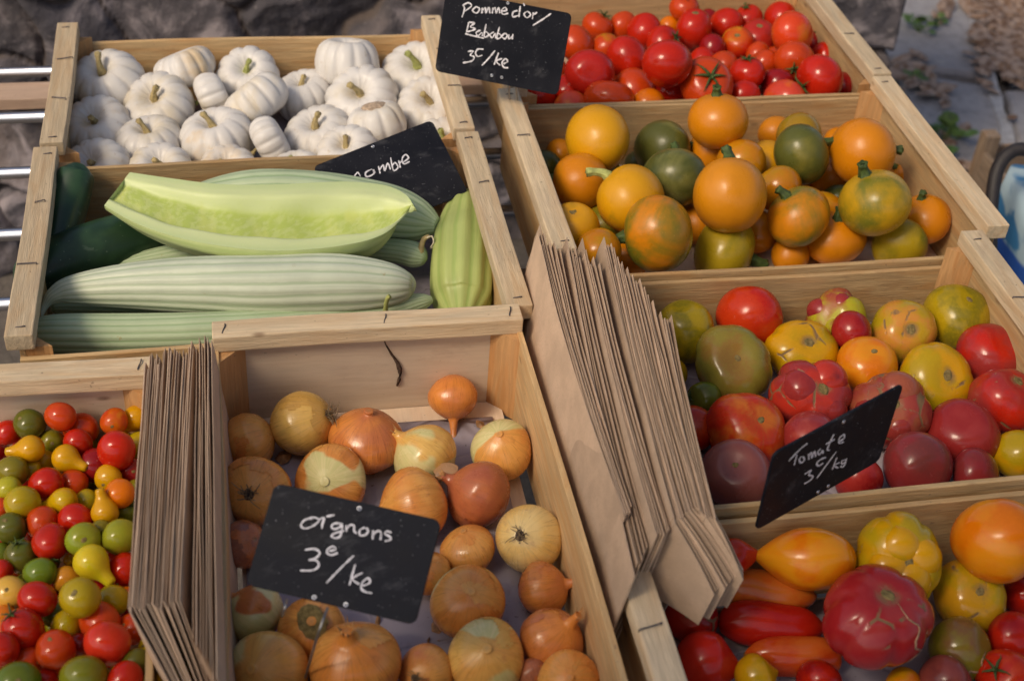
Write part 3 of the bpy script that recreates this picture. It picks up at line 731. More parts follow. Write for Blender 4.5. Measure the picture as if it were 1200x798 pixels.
# ---- red tomatoes
RT = [
 I(675, 52, 20, 'orange red tomato half behind the edge of the hanging slate', c=ORED), I(700, 32, 17, 'orange tomato with a dark stalk, near the far left corner', c=ORED, s=(.5, -.75)),
 I(730, 31, 16, 'dull orange red tomato at the far board beside the stalked one', c=ORED), I(755, 37, 20, 'smooth red tomato at the back, under the far board', c=RED),
 I(785, 33, 13, 'small yellowish orange tomato tucked behind the red ones', c=ORG), I(802, 10, 16, 'red tomato with a green star, topmost against the far board', c=ORED, s=(.1, -.7), L=.6, cal=1),
 I(813, 35, 20, 'egg shaped crimson tomato with a pale tip, below the topmost one', c=RED, s=(0, -.7), asp=1.15, scar=1), I(851, 28, 18, 'bright crimson tomato at the back right of the egg shaped one', c=RED),
 I(830, 24, 12, 'little red tomato wedged between two crimson ones at the back', c=DRED), I(877, 22, 16, 'red tomato with an upright green stalk at the far board', c=RED, s=(-.3, -.7), cal=1),
 I(888, 44, 20, 'pinkish red tomato with a hollow stalk scar', c=(.42, .022, .014), s=(0, -.6), scar=1), I(865, 51, 18, 'red tomato with yellow streaks round its top', c=RED, c2=YEL, s=(-.2, -.4), scar=1),
 I(709, 56, 16, 'yellow shouldered tomato between three red ones, left of middle', c=ORED, c2=OYEL), I(734, 68, 23, 'deep red tomato with no stalk, left of the largest ball', c=RED, L=.5),
 I(778, 52, 20, 'red tomato with a spidery green star behind the largest ball', c=RED, s=(.65, -.3), cal=1), I(782, 75, 28, 'largest round red tomato, in the middle of the heap', c=RED, L=1.2, s=(-.1, -.9, -.2)),
 I(691, 86, 26, 'round red tomato with a dimple, right of the slate corner', c=(.44, .016, .010), s=(.05, .1), L=.5), I(666, 108, 20, 'red tomato at the lower right corner of the hanging slate', c=RED),
 I(628, 112, 22, 'red tomato below the hanging slate, in the near left corner', c=RED), I(713, 116, 28, 'broad orange red tomato against the near board', c=ORED, asp=.75, s=(.1, -.9, .1)),
 I(744, 106, 24, 'dull orange red tomato beside the star marked one', c=ORED), I(785, 112, 18, 'crimson tomato low between the orange one and the starred one', c=RED),
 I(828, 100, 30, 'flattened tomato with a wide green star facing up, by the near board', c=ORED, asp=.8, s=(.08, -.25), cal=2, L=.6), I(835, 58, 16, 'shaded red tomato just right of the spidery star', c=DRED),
 I(822, 72, 15, 'small pinkish tomato peeping above the flattened starred one', c=RED), I(848, 77, 16, 'orange red tomato between the starred and stalked ones', c=ORED),
 I(876, 86, 19, 'bright red tomato with a stubby brown stalk on top', c=RED, s=(-.1, -.8), cal=1, L=.5), I(895, 76, 16, 'dull orange red tomato in the right half, behind the dark cherry one', c=ORED),
 I(910, 100, 20, 'dark glossy crimson tomato in the near right part', c=DRED, asp=.85, s=(.2, -.9, -.2)), I(928, 40, 24, 'large orange red tomato high at the right, near the corner', c=(.62, .05, .012), L=.7, asp=.9),
 I(931, 72, 22, 'orange tomato with a drooping dark star on its lower side', c=ORED, s=(-.2, .6), cal=1, L=.4), I(960, 94, 27, 'big bright red tomato in the near right corner', c=RED, s=(-.85, .4), cal=1, L=.5, asp=.88),
 I(988, 101, 16, 'red tomato squeezed against the right wall of the crate', c=DRED), I(966, 66, 15, 'red tomato at the right wall behind the big bright one', c=RED),
 I(872, 113, 18, 'red tomato low at the near board, right of the flattened one', c=RED), I(919, 120, 25, 'coral red tomato showing its top at the near board', c=(.55, .05, .025), asp=.8),
 I(914, 21, 18, 'red tomato at the far board, above the large orange red one', c=RED), I(850, 101, 15, 'red tomato hidden right beside the flattened starred one', c=ORED),
 I(760, 125, 20, 'orange tomato low at the near board below the dull one', c=ORG), I(668, 128, 20, 'pinkish tomato low at the near board by the slate corner', c=(.52, .06, .035)),
 I(718, 128, 14, 'pale coral tomato barely above the near board', c=(.55, .09, .05)), I(953, 50, 14, 'red tomato with a dark stalk behind the large high one', c=DRED, s=(.3, -.6), cal=1), I(888, 65, 14, 'orange red tomato between the hollow one and the dull one', c=ORED)]
for it in RT: it.r *= 1.05
settle(RT, CR['red'], ZF+.03, .05)
for it in RT:
    c = it.k['c']; c2 = it.k.get('c2', sc(c, .8) if c[1] < .05 else (.6, .13, .012)); asp = it.asp
    me = fruit_mesh('tomato', round_prof(asp, .13), it.R, 32, 24, wobble(.025, 5, .02, .3))
    o = place(it, 'red_tomato', me, m_tomato(c, c2, .3 if it.k.get('c2') else .12, .3, rough=.26), stem_axis(it)); it.k['o'] = o
    top = (asp-.13)*it.R
    if it.k.get('cal') == 2: add_calyx(o, it.R, top, 6, .62, .2, .05)
    elif it.k.get('cal') or (it.k.get('s') and it.u in (700,)): add_calyx(o, it.R, top, 5, .55, .38)
    elif it.k.get('scar'): add_scar(o, it.R, top, .12)

# ---- round courgettes
GK = (.062, .072, .014); CO = (.60, .20, .008); CY_ = (.62, .29, .010); CYG = (.38, .26, .014)
KT = [
 I(700, 163, 37, 'yellow orange courgette resting highest at the far left', c=CY_, a=.0, L=1.1, asp=.88), I(656, 180, 16, 'shaded orange courgette in the far left corner', c=CO, a=.1),
 I(636, 200, 22, 'dark green courgette with a thick stalk by the left wall', c=GK, a=.0, s=(-.35, -.85), asp=1.0, c2=(.10, .11, .03)), I(680, 213, 31, 'orange courgette with its dark stalk pointing at the left wall', c=CO, a=.05, s=(-1, -.1), L=.6, asp=1.0),
 I(739, 233, 37, 'glossy yellow courgette with a pale curved stalk', c=CY_, a=.0, s=(-.68, -.68, .1), L=1.3, asp=.98, curl=1), I(776, 175, 32, 'dull green courgette lying against the far board', c=(.085, .088, .018), a=.4, asp=.85, c2=(.20, .18, .035)),
 I(790, 209, 35, 'speckled dark green courgette in the middle of the heap', c=GK, a=.45, L=1.0, c2=(.19, .18, .05), s=(.1, -.9, -.3)), I(841, 142, 33, 'orange courgette with upright stalk, highest by the far board', c=CO, a=.0, s=(-.1, -.9), L=1.5, asp=.9),
 I(833, 178, 27, 'orange courgette with its stalk stub facing left, below the highest one', c=CO, a=.1, s=(-.95, -.25), L=.6), I(855, 229, 41, 'largest orange courgette, with a scratched pale scar', c=(.60, .22, .010), a=.0, L=1.2, s=(.0, -.95, -.1), asp=1.0),
 I(771, 274, 41, 'courgette half mottled green and half orange at the near board', c=CO, a=.55, L=1.0, s=(-.97, .1, -.1), asp=.92), I(671, 271, 30, 'yellow courgette with a sunken end, in the near left corner', c=CY_, a=.0, s=(.0, -.75), L=.7, asp=1.05, nostem=1),
 I(706, 265, 24, 'olive courgette in the gap behind the bag tops', c=CYG, a=.6), I(849, 294, 40, 'olive yellow courgette lying low along the near board', c=CYG, a=.15, s=(.97, .35, .1), asp=.8),
 I(815, 263, 22, 'shaded orange courgette between the mottled and the largest one', c=CO, a=.1), I(887, 272, 24, 'orange courgette low beneath the largest one', c=CO, a=.05),
 I(898, 195, 28, 'yellow courgette with a shaggy green stalk, behind the largest one', c=CY_, a=.1, s=(-.95, -.3), L=.7), I(939, 181, 32, 'deep green courgette with its stalk facing right', c=(.09, .095, .018), a=.35, s=(.9, -.45), L=1.0, c2=(.19, .16, .025)),
 I(910, 157, 20, 'orange courgette at the far board behind the deep green one', c=CO, a=.05), I(1010, 178, 37, 'big plain orange courgette at the right end of the far board', c=CO, a=.0, L=1.2, s=(.85, -.1, -.3), asp=.92),
 I(981, 165, 15, 'small patch of orange courgette left of the big plain one', c=CO, a=.0), I(1063, 206, 20, 'orange courgette against the right wall with a dark stalk', c=CO, a=.1, s=(-.8, -.5)),
 I(1025, 238, 39, 'smooth olive yellow courgette with a cut stalk on top', c=(.48, .27, .012), a=.42, s=(-.4, -.85), L=1.2), I(1083, 257, 29, 'orange courgette with a stout upright stalk in the near right corner', c=CO, a=.05, s=(-.25, -.85), L=.5),
 I(936, 254, 34, 'green and orange courgette with its stalk to the upper left', c=CO, a=.45, s=(-.55, -.72), L=.8), I(978, 279, 33, 'orange courgette with a long ribbed stalk at the near board', c=CO, a=.0, s=(.0, -.75), asp=.82, L=.2),
 I(1054, 287, 30, 'yellow green courgette showing its top at the near board', c=CYG, a=.3, asp=.85), I(926, 299, 22, 'orange courgette sliver low at the near board', c=CO, a=.1),
 I(972, 208, 24, 'shaded orange courgette under the big plain one', c=CO, a=.1), I(934, 218, 14, 'small orange courgette below the deep green one', c=CO, a=.1),
 I(750, 192, 16, 'pale green courgette with a black stalk behind the glossy yellow one', c=(.13, .14, .05), a=.1, s=(-.2, -.8)), I(735, 302, 24, 'orange courgette behind the tallest bag tops', c=CO, a=.1, s=(.1, -.8)),
 I(981, 235, 18, 'dim green courgette deep between the orange ones', c=GK, a=.2)]
for it in KT: it.r *= 1.05
settle(KT, CR['courg'], ZF+.004, .055, tight=.9)
for it in KT:
    c = it.k['c']; c2 = it.k.get('c2', (.15, .145, .014)); asp = it.asp
    me = fruit_mesh('courgette', round_prof(asp, .05 if not it.k.get('nostem') else .22, .03), it.R, 36, 26, wobble(.02, 8, .018, .3))
    o = place(it, 'round_courgette', me, m_courgette(c, c2, it.k['a']), stem_axis(it)); it.k['o'] = o
    if it.k.get('s') and not it.k.get('nostem'):
        if it.k.get('curl'): add_stem(o, it.R, (asp-.05)*it.R, .55, .17, .10, STALK_P, .7)
        else: add_stem(o, it.R, (asp-.05)*it.R, random.uniform(.32, .5), .20, .11, STALK_G, .35)
    elif it.k.get('nostem'): add_scar(o, it.R, (asp-.22)*it.R, .16)

# ---- large knobbly tomatoes
HT = [
 I(802, 388, 36, 'smooth olive yellow tomato at the far board beside the bags', c=OYEL, c2=OLV, grad=.5, asp=1.0, s=(-.1, -.85)), I(878, 371, 37, 'plain orange red tomato, upright against the far board', c=(.52, .035, .008), c2=RED, asp=.98, s=(.1, -.95, -.2), lob=0),
 I(859, 428, 46, 'flat greenish tomato with a pitted star scar', c=(.22,.19,.03), c2=(.26, .14, .03), asp=.78, s=(.05, -.32), L=.3, lob=7, lamp=.05, pit=1), I(940, 412, 40, 'yellow lobed tomato with a split orange crown', c=YEL, c2=OYEL, asp=.7, s=(.15, -.45), lob=6, lamp=.07, ug=.5),
 I(980, 374, 34, 'twisted tomato with pale green and red lobes at the far board', c=PNK, c2=YGRN, asp=.9, s=(-.5, -.2), lob=4, lamp=.18, ug=.0, irr=.7), I(998, 388, 23, 'round crimson tomato in front of the twisted one', c=(.32, .016, .014), c2=DRED, asp=.95, lob=0, L=.4),
 I(1057, 390, 37, 'green and orange tomato with a ringed brown scar on its face', c=OYEL, c2=(.55, .22, .04), asp=.95, s=(.05, -.1), lob=3, lamp=.06, ug=.6), I(1121, 372, 39, 'large olive yellow tomato in the far right corner', c=OYEL, c2=OLV, grad=.4, asp=.95, s=(.2, -.6), scar=1),
 I(1160, 416, 37, 'plain rosy red tomato against the right wall', c=PNK, c2=RED, asp=.85, s=(.3, -.5), lob=0), I(1016, 428, 35, 'bright orange tomato in the middle of the knobbly ones', c=ORG, c2=(.7, .25, .015), asp=.85, s=(.1, -.6), lob=0, scar=1),
 I(1096, 445, 44, 'yellow olive tomato with a long brown crease on top', c=OYEL, c2=YEL, asp=.72, s=(.25, -.2), lob=4, lamp=.07, ug=.55), I(1176, 469, 40, 'rosy tomato with a corky crown at the right edge', c=PNK, c2=RED, asp=.9, s=(.3, -.7), lob=5, lamp=.05, ug=.4),
 I(1042, 482, 46, 'cracked dusky pink tomato behind the tip of the slate', c=(.30, .035, .03), c2=(.34, .09, .045), asp=.88, s=(-.1, -.3), lob=6, lamp=.12, ug=.9, irr=.5), I(949, 466, 45, 'scarred pink red tomato with dark holes in its face', c=PNK, c2=(.5, .035, .02), asp=.95, s=(.2, -.3), lob=6, lamp=.16, ug=1.0, irr=.5, L=.2),
 I(876, 506, 46, 'red orange streaked tomato with a pale blossom dot', c=RED, c2=(.56, .14, .02), asp=.85, s=(.3, -.45), lob=4, lamp=.05, streak=.4, scar=1), I(862, 556, 41, 'brown purple tomato with a sunken stalk, at the near board', c=(.26, .075, .065), c2=(.32, .10, .08), asp=.85, s=(-.15, -.5), lob=0, pit=1),
 I(825, 468, 21, 'small green tomato squeezed beside the bags', c=GRN, c2=DOLV, asp=.9, s=(-.9, -.1), lob=0, cal=1), I(810, 503, 28, 'red tomato half hidden behind the paper bags', c=RED, c2=ORED, lob=0),
 I(788, 438, 18, 'yellow tomato just showing behind the paper bags', c=YEL, c2=OYEL, lob=0), I(950, 516, 34, 'pale topped red tomato behind the upper edge of the slate', c=PNK, c2=(.5, .1, .07), asp=.9, lob=4, lamp=.05),
 I(1127, 508, 41, 'dark rosy tomato with a dented top, right of the slate', c=(.27, .018, .018), c2=PNK, asp=.85, s=(-.15, -.6), lob=0), I(1075, 547, 39, 'dusky purple red tomato at the near board beside the slate', c=(.25, .024, .026), c2=PURP, asp=.92, s=(.2, .0, .9), lob=0),
 I(1143, 556, 31, 'small purple red tomato low at the near board', c=(.24, .02, .023), c2=PURP, asp=.8, lob=0), I(1192, 532, 28, 'yellow tomato at the right edge near the near board', c=OYEL, c2=YEL, asp=.95, lob=0),
 I(1006, 562, 28, 'dull red tomato under the lower edge of the slate', c=(.4, .03, .025), c2=DRED, lob=0)]
settle(HT, CR['heir'], ZF+.004, .05, tight=.9)
for it in HT:
    k = it.k; asp = it.asp; lob = k.get('lob', 4); dim = .14 if lob else .10
    if k.get('pit'): dim = .24
    me = fruit_mesh('tomato', round_prof(asp, dim, .05), it.R, 56 if lob else 36, 30, wobble(.075 if lob else .045, lob, k.get('lamp', .03), k.get('irr', .3)))
    o = place(it, 'heirloom_tomato', me, m_tomato(k['c'], k['c2'], k.get('grad', .3), .4, k.get('ug', 0.0), .30, None, k.get('streak', 0.0)), stem_axis(it)); k['o'] = o
    if k.get('cal'): add_calyx(o, it.R, (asp-dim)*it.R)
    elif k.get('scar') or k.get('ug') or k.get('pit'): add_scar(o, it.R, (asp-dim)*it.R, .07 if not k.get('ug') else .11)
    if k.get('irr', 0) >= .5:                       # fused extra lobes, as on a beefsteak that grew double
        for j in range(3):
            a = j*2.1+random.uniform(-.4, .4); rr = it.R*random.uniform(.40, .52)
            me2 = fruit_mesh('lobe', round_prof(.9, .02), rr, 20, 14, wobble(.06)); child(o, 'lobe', me2, m_tomato(k['c2'] if j == 1 else k['c'], sc(k['c'], .8), .2, .3, 0.0, .3), Matrix.Translation((it.R*.44*math.cos(a), it.R*.44*math.sin(a), it.R*(asp-.50))))

# ---- nearest crate
LT = [
 I(944, 655, 36, 'orange heart shaped tomato with a pointed tip facing the bags', c=ORG, c2=(.7, .26, .012), shape='ox', tip=(-1, -.06), L=.3),
 I(860, 652, 20, 'red pointed tomato peeping out from behind the bag bottoms', c=RED, c2=ORED, shape='heart', tip=(1, -.2)),
 I(896, 693, 23, 'long orange red tomato, farthest of the three lying side by side', c=ORED, c2=(.55, .14, .02), shape='long', tip=(1, .12), L=.5),
 I(808, 720, 32, 'squarish red tomato with corky scribbles in the corner by the rail', c=RED, c2=DRED, asp=.85, ug=.7, lob=4, s=(-.2, -.2)),
 I(903, 731, 24, 'long deep red tomato, middle of the three lying side by side', c=(.42, .012, .008), c2=RED, shape='long', tip=(1, .08)),
 I(826, 777, 36, 'red blunt tomato broader than the long ones, beside the left rail', c=RED, c2=(.5, .02, .012), shape='heart', tip=(1, .15), ln=.7),
 I(930, 769, 22, 'long orange red tomato, nearest of the three lying side by side', c=ORED, c2=(.6, .12, .02), shape='long', tip=(-1, -.02)),
 I(887, 792, 26, 'small yellow tomato with a nipple tip below the long ones', c=YEL, c2=OYEL, shape='heart', tip=(1, -.35), ln=.55, L=.3),
 I(960, 800, 27, 'red tomato at the very front beside the yellow one', c=RED, c2=DRED, lob=0),
 I(1028, 722, 63, 'huge ribbed red tomato with a pale crack down its side', c=(.33, .013, .016), c2=(.36, .035, .034), asp=.76, ug=.45, lob=7, lamp=.10, irr=.45, s=(.1, -.72), crack=1, L=.1),
 I(1053, 656, 52, 'yellow green tomato folded into fat lobes, behind the huge red one', c=OYEL, c2=YEL, asp=.8, ug=.25, lob=5, lamp=.10, irr=.6, s=(.05, -.05)),
 I(1170, 633, 49, 'large smooth orange tomato in the far right corner', c=ORG, c2=(.7, .24, .012), asp=.95, lob=3, lamp=.04),
 I(1136, 700, 41, 'yellow orange tomato with green scars around its stalk', c=(.56, .26, .014), c2=OYEL, asp=.86, ug=.6, lob=4, lamp=.05, s=(.1, -.4)),
 I(1125, 760, 36, 'brown green tomato with a pale split on one side', c=OLV, c2=(.20, .09, .035), asp=.95, lob=0, crack=1, s=(.7, -.3)),
 I(1187, 748, 31, 'deep red tomato beside the split brown green one', c=DRED, c2=RED, lob=0), I(1178, 794, 33, 'orange red tomato at the front right with a stalk', c=ORED, c2=RED, lob=0, s=(-.6, -.5), cal=1),
 I(1107, 800, 31, 'dusky pink brown tomato at the very front', c=(.25, .05, .04), c2=PURP, lob=0), I(1058, 803, 22, 'yellow orange tomato at the front below the huge red one', c=ORG, c2=YEL, lob=0),
 I(1197, 698, 22, 'red tomato at the right edge behind the deep red one', c=RED, c2=DRED, lob=0)]
settle(LT, CR['low'], ZF+.016, .05, tight=.86)
for it in LT:
    k = it.k; asp = it.asp; lob = k.get('lob', 0); sh = k.get('shape')
    mat = m_tomato(k['c'], k['c2'], .25, .45, k.get('ug', 0.0), .26)
    if sh:
        prof = LONG if sh == 'long' else [(-1.55, 0), (-1.48, .4), (-1.1, .8), (-.4, 1), (.25, .95), (.8, .7), (1.25, .38), (1.55, .14), (1.72, .06), (1.76, 0)] if sh == 'ox' else [(z if z < .2 else .2+(z-.2)*k.get('ln', 1.0), r) for z, r in HEART]
        me = fruit_mesh('tomato', prof, it.R, 32, 34, wobble(.05, 4, .03, .4)); tp = k['tip']; ax = nrm(ROT @ np.array([tp[0], -tp[1], 0.0])); ax[2] *= .45
        o = place(it, 'long_tomato' if sh == 'long' else 'pointed_tomato', me, mat, nrm(ax))
        if sh == 'long': add_scar(o, it.R, 2.52*it.R, .10)
    else:
        dim = .13; me = fruit_mesh('tomato', round_prof(asp, dim, .05), it.R, 64 if lob else 36, 32, wobble(.05 if lob else .03, lob, k.get('lamp', .03), k.get('irr', .3)))
        o = place(it, 'heirloom_tomato', me, mat, stem_axis(it))
        if k.get('cal'): add_calyx(o, it.R, (asp-dim)*it.R)
        elif k.get('ug'): add_scar(o, it.R, (asp-dim)*it.R, .09)
        if k.get('irr', 0) >= .5:
            for j in range(4):
                a = .6+j*1.57; rr = it.R*random.uniform(.42, .50)
                me2 = fruit_mesh('lobe', round_prof(.85, .02), rr, 24, 16, wobble(.06)); child(o, 'lobe', me2, m_tomato(k['c2'] if j % 2 else k['c'], k['c2'], .3, .5, 0.0, .28), Matrix.Translation((it.R*.36*math.cos(a), it.R*.36*math.sin(a), it.R*(asp-.42))))
        if k.get('crack'):                          # healed crack: a thin corky ridge over the skin
            vx = me.vertices; seg = 64 if lob else 36; ncol = random.randrange(seg) if not k.get('ug') else 0
            Mi = o.matrix_world.inverted(); want = Mi.to_3x3() @ Vector(cam_dir(.55, .0)); ph = math.atan2(want.y, want.x); ncol = int(ph/(2*math.pi)*seg) % seg
            P = []
            for i in range(29, 11, -1):
                cc = (ncol + round(1.2*math.sin(i*.9))) % seg; p = np.array(vx[i*seg+cc].co); P.append(p*1.003)
            v, f, _ = tube_data(P, [.0003+.0009*math.sin(math.pi*i/(len(P)-1)) for i in range(len(P))], 6); child(o, 'healed_crack', mesh('healed_crack', v, f), m_simple('crack', (.34, .19, .11), .8, 0, .4, 300, .5))
    k['o'] = o

# ---- cherry and pear tomatoes
CT = [
 I(9, 507, 15, 'red oval cherry tomato at the far board, left edge', c=RED), I(35, 497, 17, 'olive green cherry tomato at the far board', c=DOLV), I(71, 488, 17, 'orange red oval tomato, farthest up against the far board', c=ORED, asp=.8),
 I(95, 503, 19, 'orange red oval tomato beside the farthest one', c=ORED, asp=.8), I(91, 519, 16, 'crimson cherry tomato under the two orange red ovals', c=RED, L=.2), I(61, 518, 14, 'olive cherry tomato between yellow pear and crimson ones', c=OLV),
 I(36, 526, 15, 'yellow pear tomato pointing its neck at the left edge', c=YEL, shape='pear', tip=(-1, .12), L=.6), I(77, 537, 15, 'yellow pear tomato lying with its neck towards the red ones', c=YEL, shape='pear', tip=(1, .42), L=.7),
 I(51, 541, 13, 'yellow cherry tomato just left of the lying yellow pear', c=YEL), I(137, 528, 20, 'big bright red oval tomato below the far board near the bags', c=RED, asp=1.15, L=.6), I(110, 546, 19, 'dark red cherry tomato left of the big bright oval', c=DRED),
 I(134, 494, 15, 'dull red tomato with a yellow tip at the far board', c=ORED, c2=YEL), I(159, 490, 14, 'yellow orange pear tomato touching the bag tops', c=YEL, shape='pear', tip=(-.8, .75), L=.3), I(162, 522, 16, 'olive yellow cherry tomato squeezed against the bags', c=OYEL),
 I(154, 553, 16, 'dark crimson cherry tomato against the bags', c=DRED), I(15, 552, 17, 'olive yellow cherry tomato at the left edge under the yellow pear', c=OLV), I(36, 550, 12, 'dim olive cherry tomato in the gap left of the red oval', c=OYEL),
 I(54, 567, 19, 'bright red oval tomato lying under the yellow pear', c=RED, asp=.85, L=.5), I(86, 566, 16, 'dull red oval tomato right of the bright red oval', c=ORED, asp=.85), I(9, 573, 15, 'yellow green oval tomato at the left edge', c=YGRN, asp=.8),
 I(26, 589, 18, 'olive yellow round tomato near the left edge', c=OYEL, L=.3), I(75, 587, 15, 'yellow pear tomato with a shiny end and long thin neck', c=YEL, shape='pear', tip=(-1, .3), L=.6), I(101, 587, 13, 'dull yellow cherry tomato right of the shiny pear', c=OYEL),
 I(127, 560, 15, 'amber cherry tomato above the upright pear', c=YEL), I(123, 600, 15, 'yellow pear tomato standing with its neck up', c=YEL, shape='pear', tip=(-.2, -1), L=.2), I(140, 578, 16, 'bright orange oval tomato beside the upright pear', c=ORG, asp=1.05, L=.7),
 I(148, 600, 16, 'olive green cherry tomato with a shrivelled star', c=GRN, s=(.5, -.5), cal=1), I(158, 574, 12, 'olive cherry tomato between the orange oval and the bags', c=OLV), I(1, 594, 11, 'orange red cherry tomato cut by the left edge', c=ORED),
 I(50, 613, 18, 'dull orange red cherry tomato behind the two bright red ones', c=ORED), I(89, 609, 19, 'bright red oval tomato with a strong shine in the middle of the heap', c=RED, asp=.82, L=.5), I(13, 619, 17, 'dark olive cherry tomato with a dot scar near the left edge', c=DOLV, s=(-.1, -.6), scar=1),
 I(59, 635, 19, 'bright red oval standing upright beside a dry star', c=RED, asp=1.12, L=.5, s=(.3, .8), cal=1), I(98, 632, 19, 'olive green tomato with a pale dot scar', c=(.26, .25, .02), s=(.3, -.1), scar=1, L=.3, asp=.88), I(141, 629, 20, 'large olive green tomato touching the bags', c=(.27, .27, .02), asp=.9, L=.3),
 I(119, 620, 11, 'olive cherry tomato hidden between two larger olive ones', c=OLV), I(25, 652, 18, 'dark olive green cherry tomato beside the upright red oval', c=DOLV, s=(.0, -.8), cal=1), I(1, 649, 12, 'green cherry tomato cut by the left edge', c=GRN),
 I(47, 671, 18, 'grass green oval tomato under the upright red one', c=(.13, .19, .015), asp=.82, L=.3), I(3, 668, 12, 'red cherry tomato cut by the left edge', c=RED), I(107, 658, 19, 'light yellow pear tomato, largest, with its neck towards the bags', c=(.62, .45, .02), shape='pear', tip=(.75, .75), L=1.0),
 I(82, 656, 7, 'tiny yellow tomato left of the largest pear', c=YEL), I(145, 667, 17, 'crimson oval tomato touching the bags beside the largest pear', c=RED, asp=1.12), I(79, 679, 16, 'orange cherry tomato in the gap under the largest pear', c=(.6, .24, .02)),
 I(12, 694, 18, 'pale amber oval tomato at the left edge', c=(.7, .38, .06), asp=.9, L=.3), I(44, 702, 21, 'glossy red oval tomato beside the pale amber one', c=RED, asp=.82, L=.6), I(94, 700, 22, 'yellow green round tomato with a brown stalk scar', c=OYEL, s=(-.05, -.4), scar=1, L=.9, asp=.98),
 I(133, 703, 17, 'amber cherry tomato right of the scarred yellow green one', c=OYEL), I(149, 700, 12, 'orange cherry tomato against the bags under the crimson oval', c=ORG), I(64, 720, 14, 'leaf green oval tomato wedged under the glossy red oval', c=GRN, asp=.8),
 I(78, 733, 18, 'olive yellow oval tomato under the scarred yellow green one', c=OYEL, asp=.9), I(117, 728, 21, 'dull red tomato behind the big round red one', c=ORED), I(126, 754, 24, 'big round red tomato near the front', c=(.6, .03, .012), L=.8), I(156, 736, 18, 'orange red oval tomato beside the bag bottoms', c=ORED),
 I(5, 725, 15, 'orange cherry tomato at the left edge near the front', c=ORG), I(27, 738, 23, 'round red tomato wearing a dry curled star', c=RED, s=(-.3, -.75), cal=1, L=.8), I(65, 761, 22, 'dull red tomato in front of the starred one', c=ORED, L=.3), I(94, 757, 15, 'dark red cherry tomato in the gap left of the big round red one', c=DRED),
 I(3, 760, 18, 'red oval tomato at the left edge near the front', c=RED, asp=1.1, L=.2), I(34, 774, 16, 'dull red cherry tomato under the starred one', c=ORED), I(99, 793, 26, 'large olive tomato with a shine at the very front', c=OLV, asp=.88, L=.7), I(22, 800, 24, 'green olive tomato at the very front left', c=GRN, L=.6, s=(.3, -.3), scar=1),
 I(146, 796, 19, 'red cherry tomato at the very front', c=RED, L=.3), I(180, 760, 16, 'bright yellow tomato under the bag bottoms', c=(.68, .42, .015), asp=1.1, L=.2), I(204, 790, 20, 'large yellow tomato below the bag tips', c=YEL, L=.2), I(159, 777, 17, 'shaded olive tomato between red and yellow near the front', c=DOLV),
 I(54, 797, 13, 'red cherry tomato between the two olive ones at the front', c=RED), I(180, 799, 13, 'olive yellow cherry tomato at the front beneath the yellow ones', c=OYEL), I(115, 692, 12, 'dark red cherry tomato behind the scarred yellow green one', c=DRED)]
for it in CT: it.r *= 1.04
settle(CT, (-.6, -.03, -.72, -.055), ZF+.045, .022, tight=.92)
def cherry(it):
    k = it.k; c = k['c']; asp = k.get('asp', random.choice((.92, .97, 1.04, 1.12))); c2 = k.get('c2', (c[0]*.85, c[1]*1.15, c[2]))
    mat = m_tomato(c, c2, .25, .35, rough=.2)
    if k.get('shape') == 'pear':
        me = fruit_mesh('tomato', PEAR, it.R, 24, 24, wobble(.04)); tp = k['tip']; ax = nrm(ROT @ np.array([tp[0], -tp[1], .12])); o = place(it, 'pear_tomato', me, mat, ax); add_scar(o, it.R, 1.77*it.R, .12)
    else:
        if asp < 1 and not k.get('s') and asp < .87:          # ovals lying on their side
            a = random.uniform(-.5, .5); ax = cam_dir(math.cos(a), math.sin(a), .1); me = fruit_mesh('tomato', round_prof(1.12, .05), it.R*.93, 24, 20, wobble(.03))
            o = place(it, 'cherry_tomato', me, mat, ax); return o
        me = fruit_mesh('tomato', round_prof(asp, .07), it.R, 24, 20, wobble(.055)); a = random.uniform(0, 6.28); q = random.uniform(.3, 1.0)
        vis = not k.get('s') and random.random() < .45
        o = place(it, 'cherry_tomato', me, mat, cam_dir(q*math.cos(a), q*math.sin(a)) if vis else stem_axis(it))
        if vis: add_scar(o, it.R, (asp-.07)*it.R, .09)
        if k.get('cal'): add_calyx(o, it.R, (asp-.07)*it.R, 5, .6, .3, .5)
        elif k.get('scar'): add_scar(o, it.R, (asp-.07)*it.R, .11)
    return o
for it in CT: it.k['o'] = cherry(it)

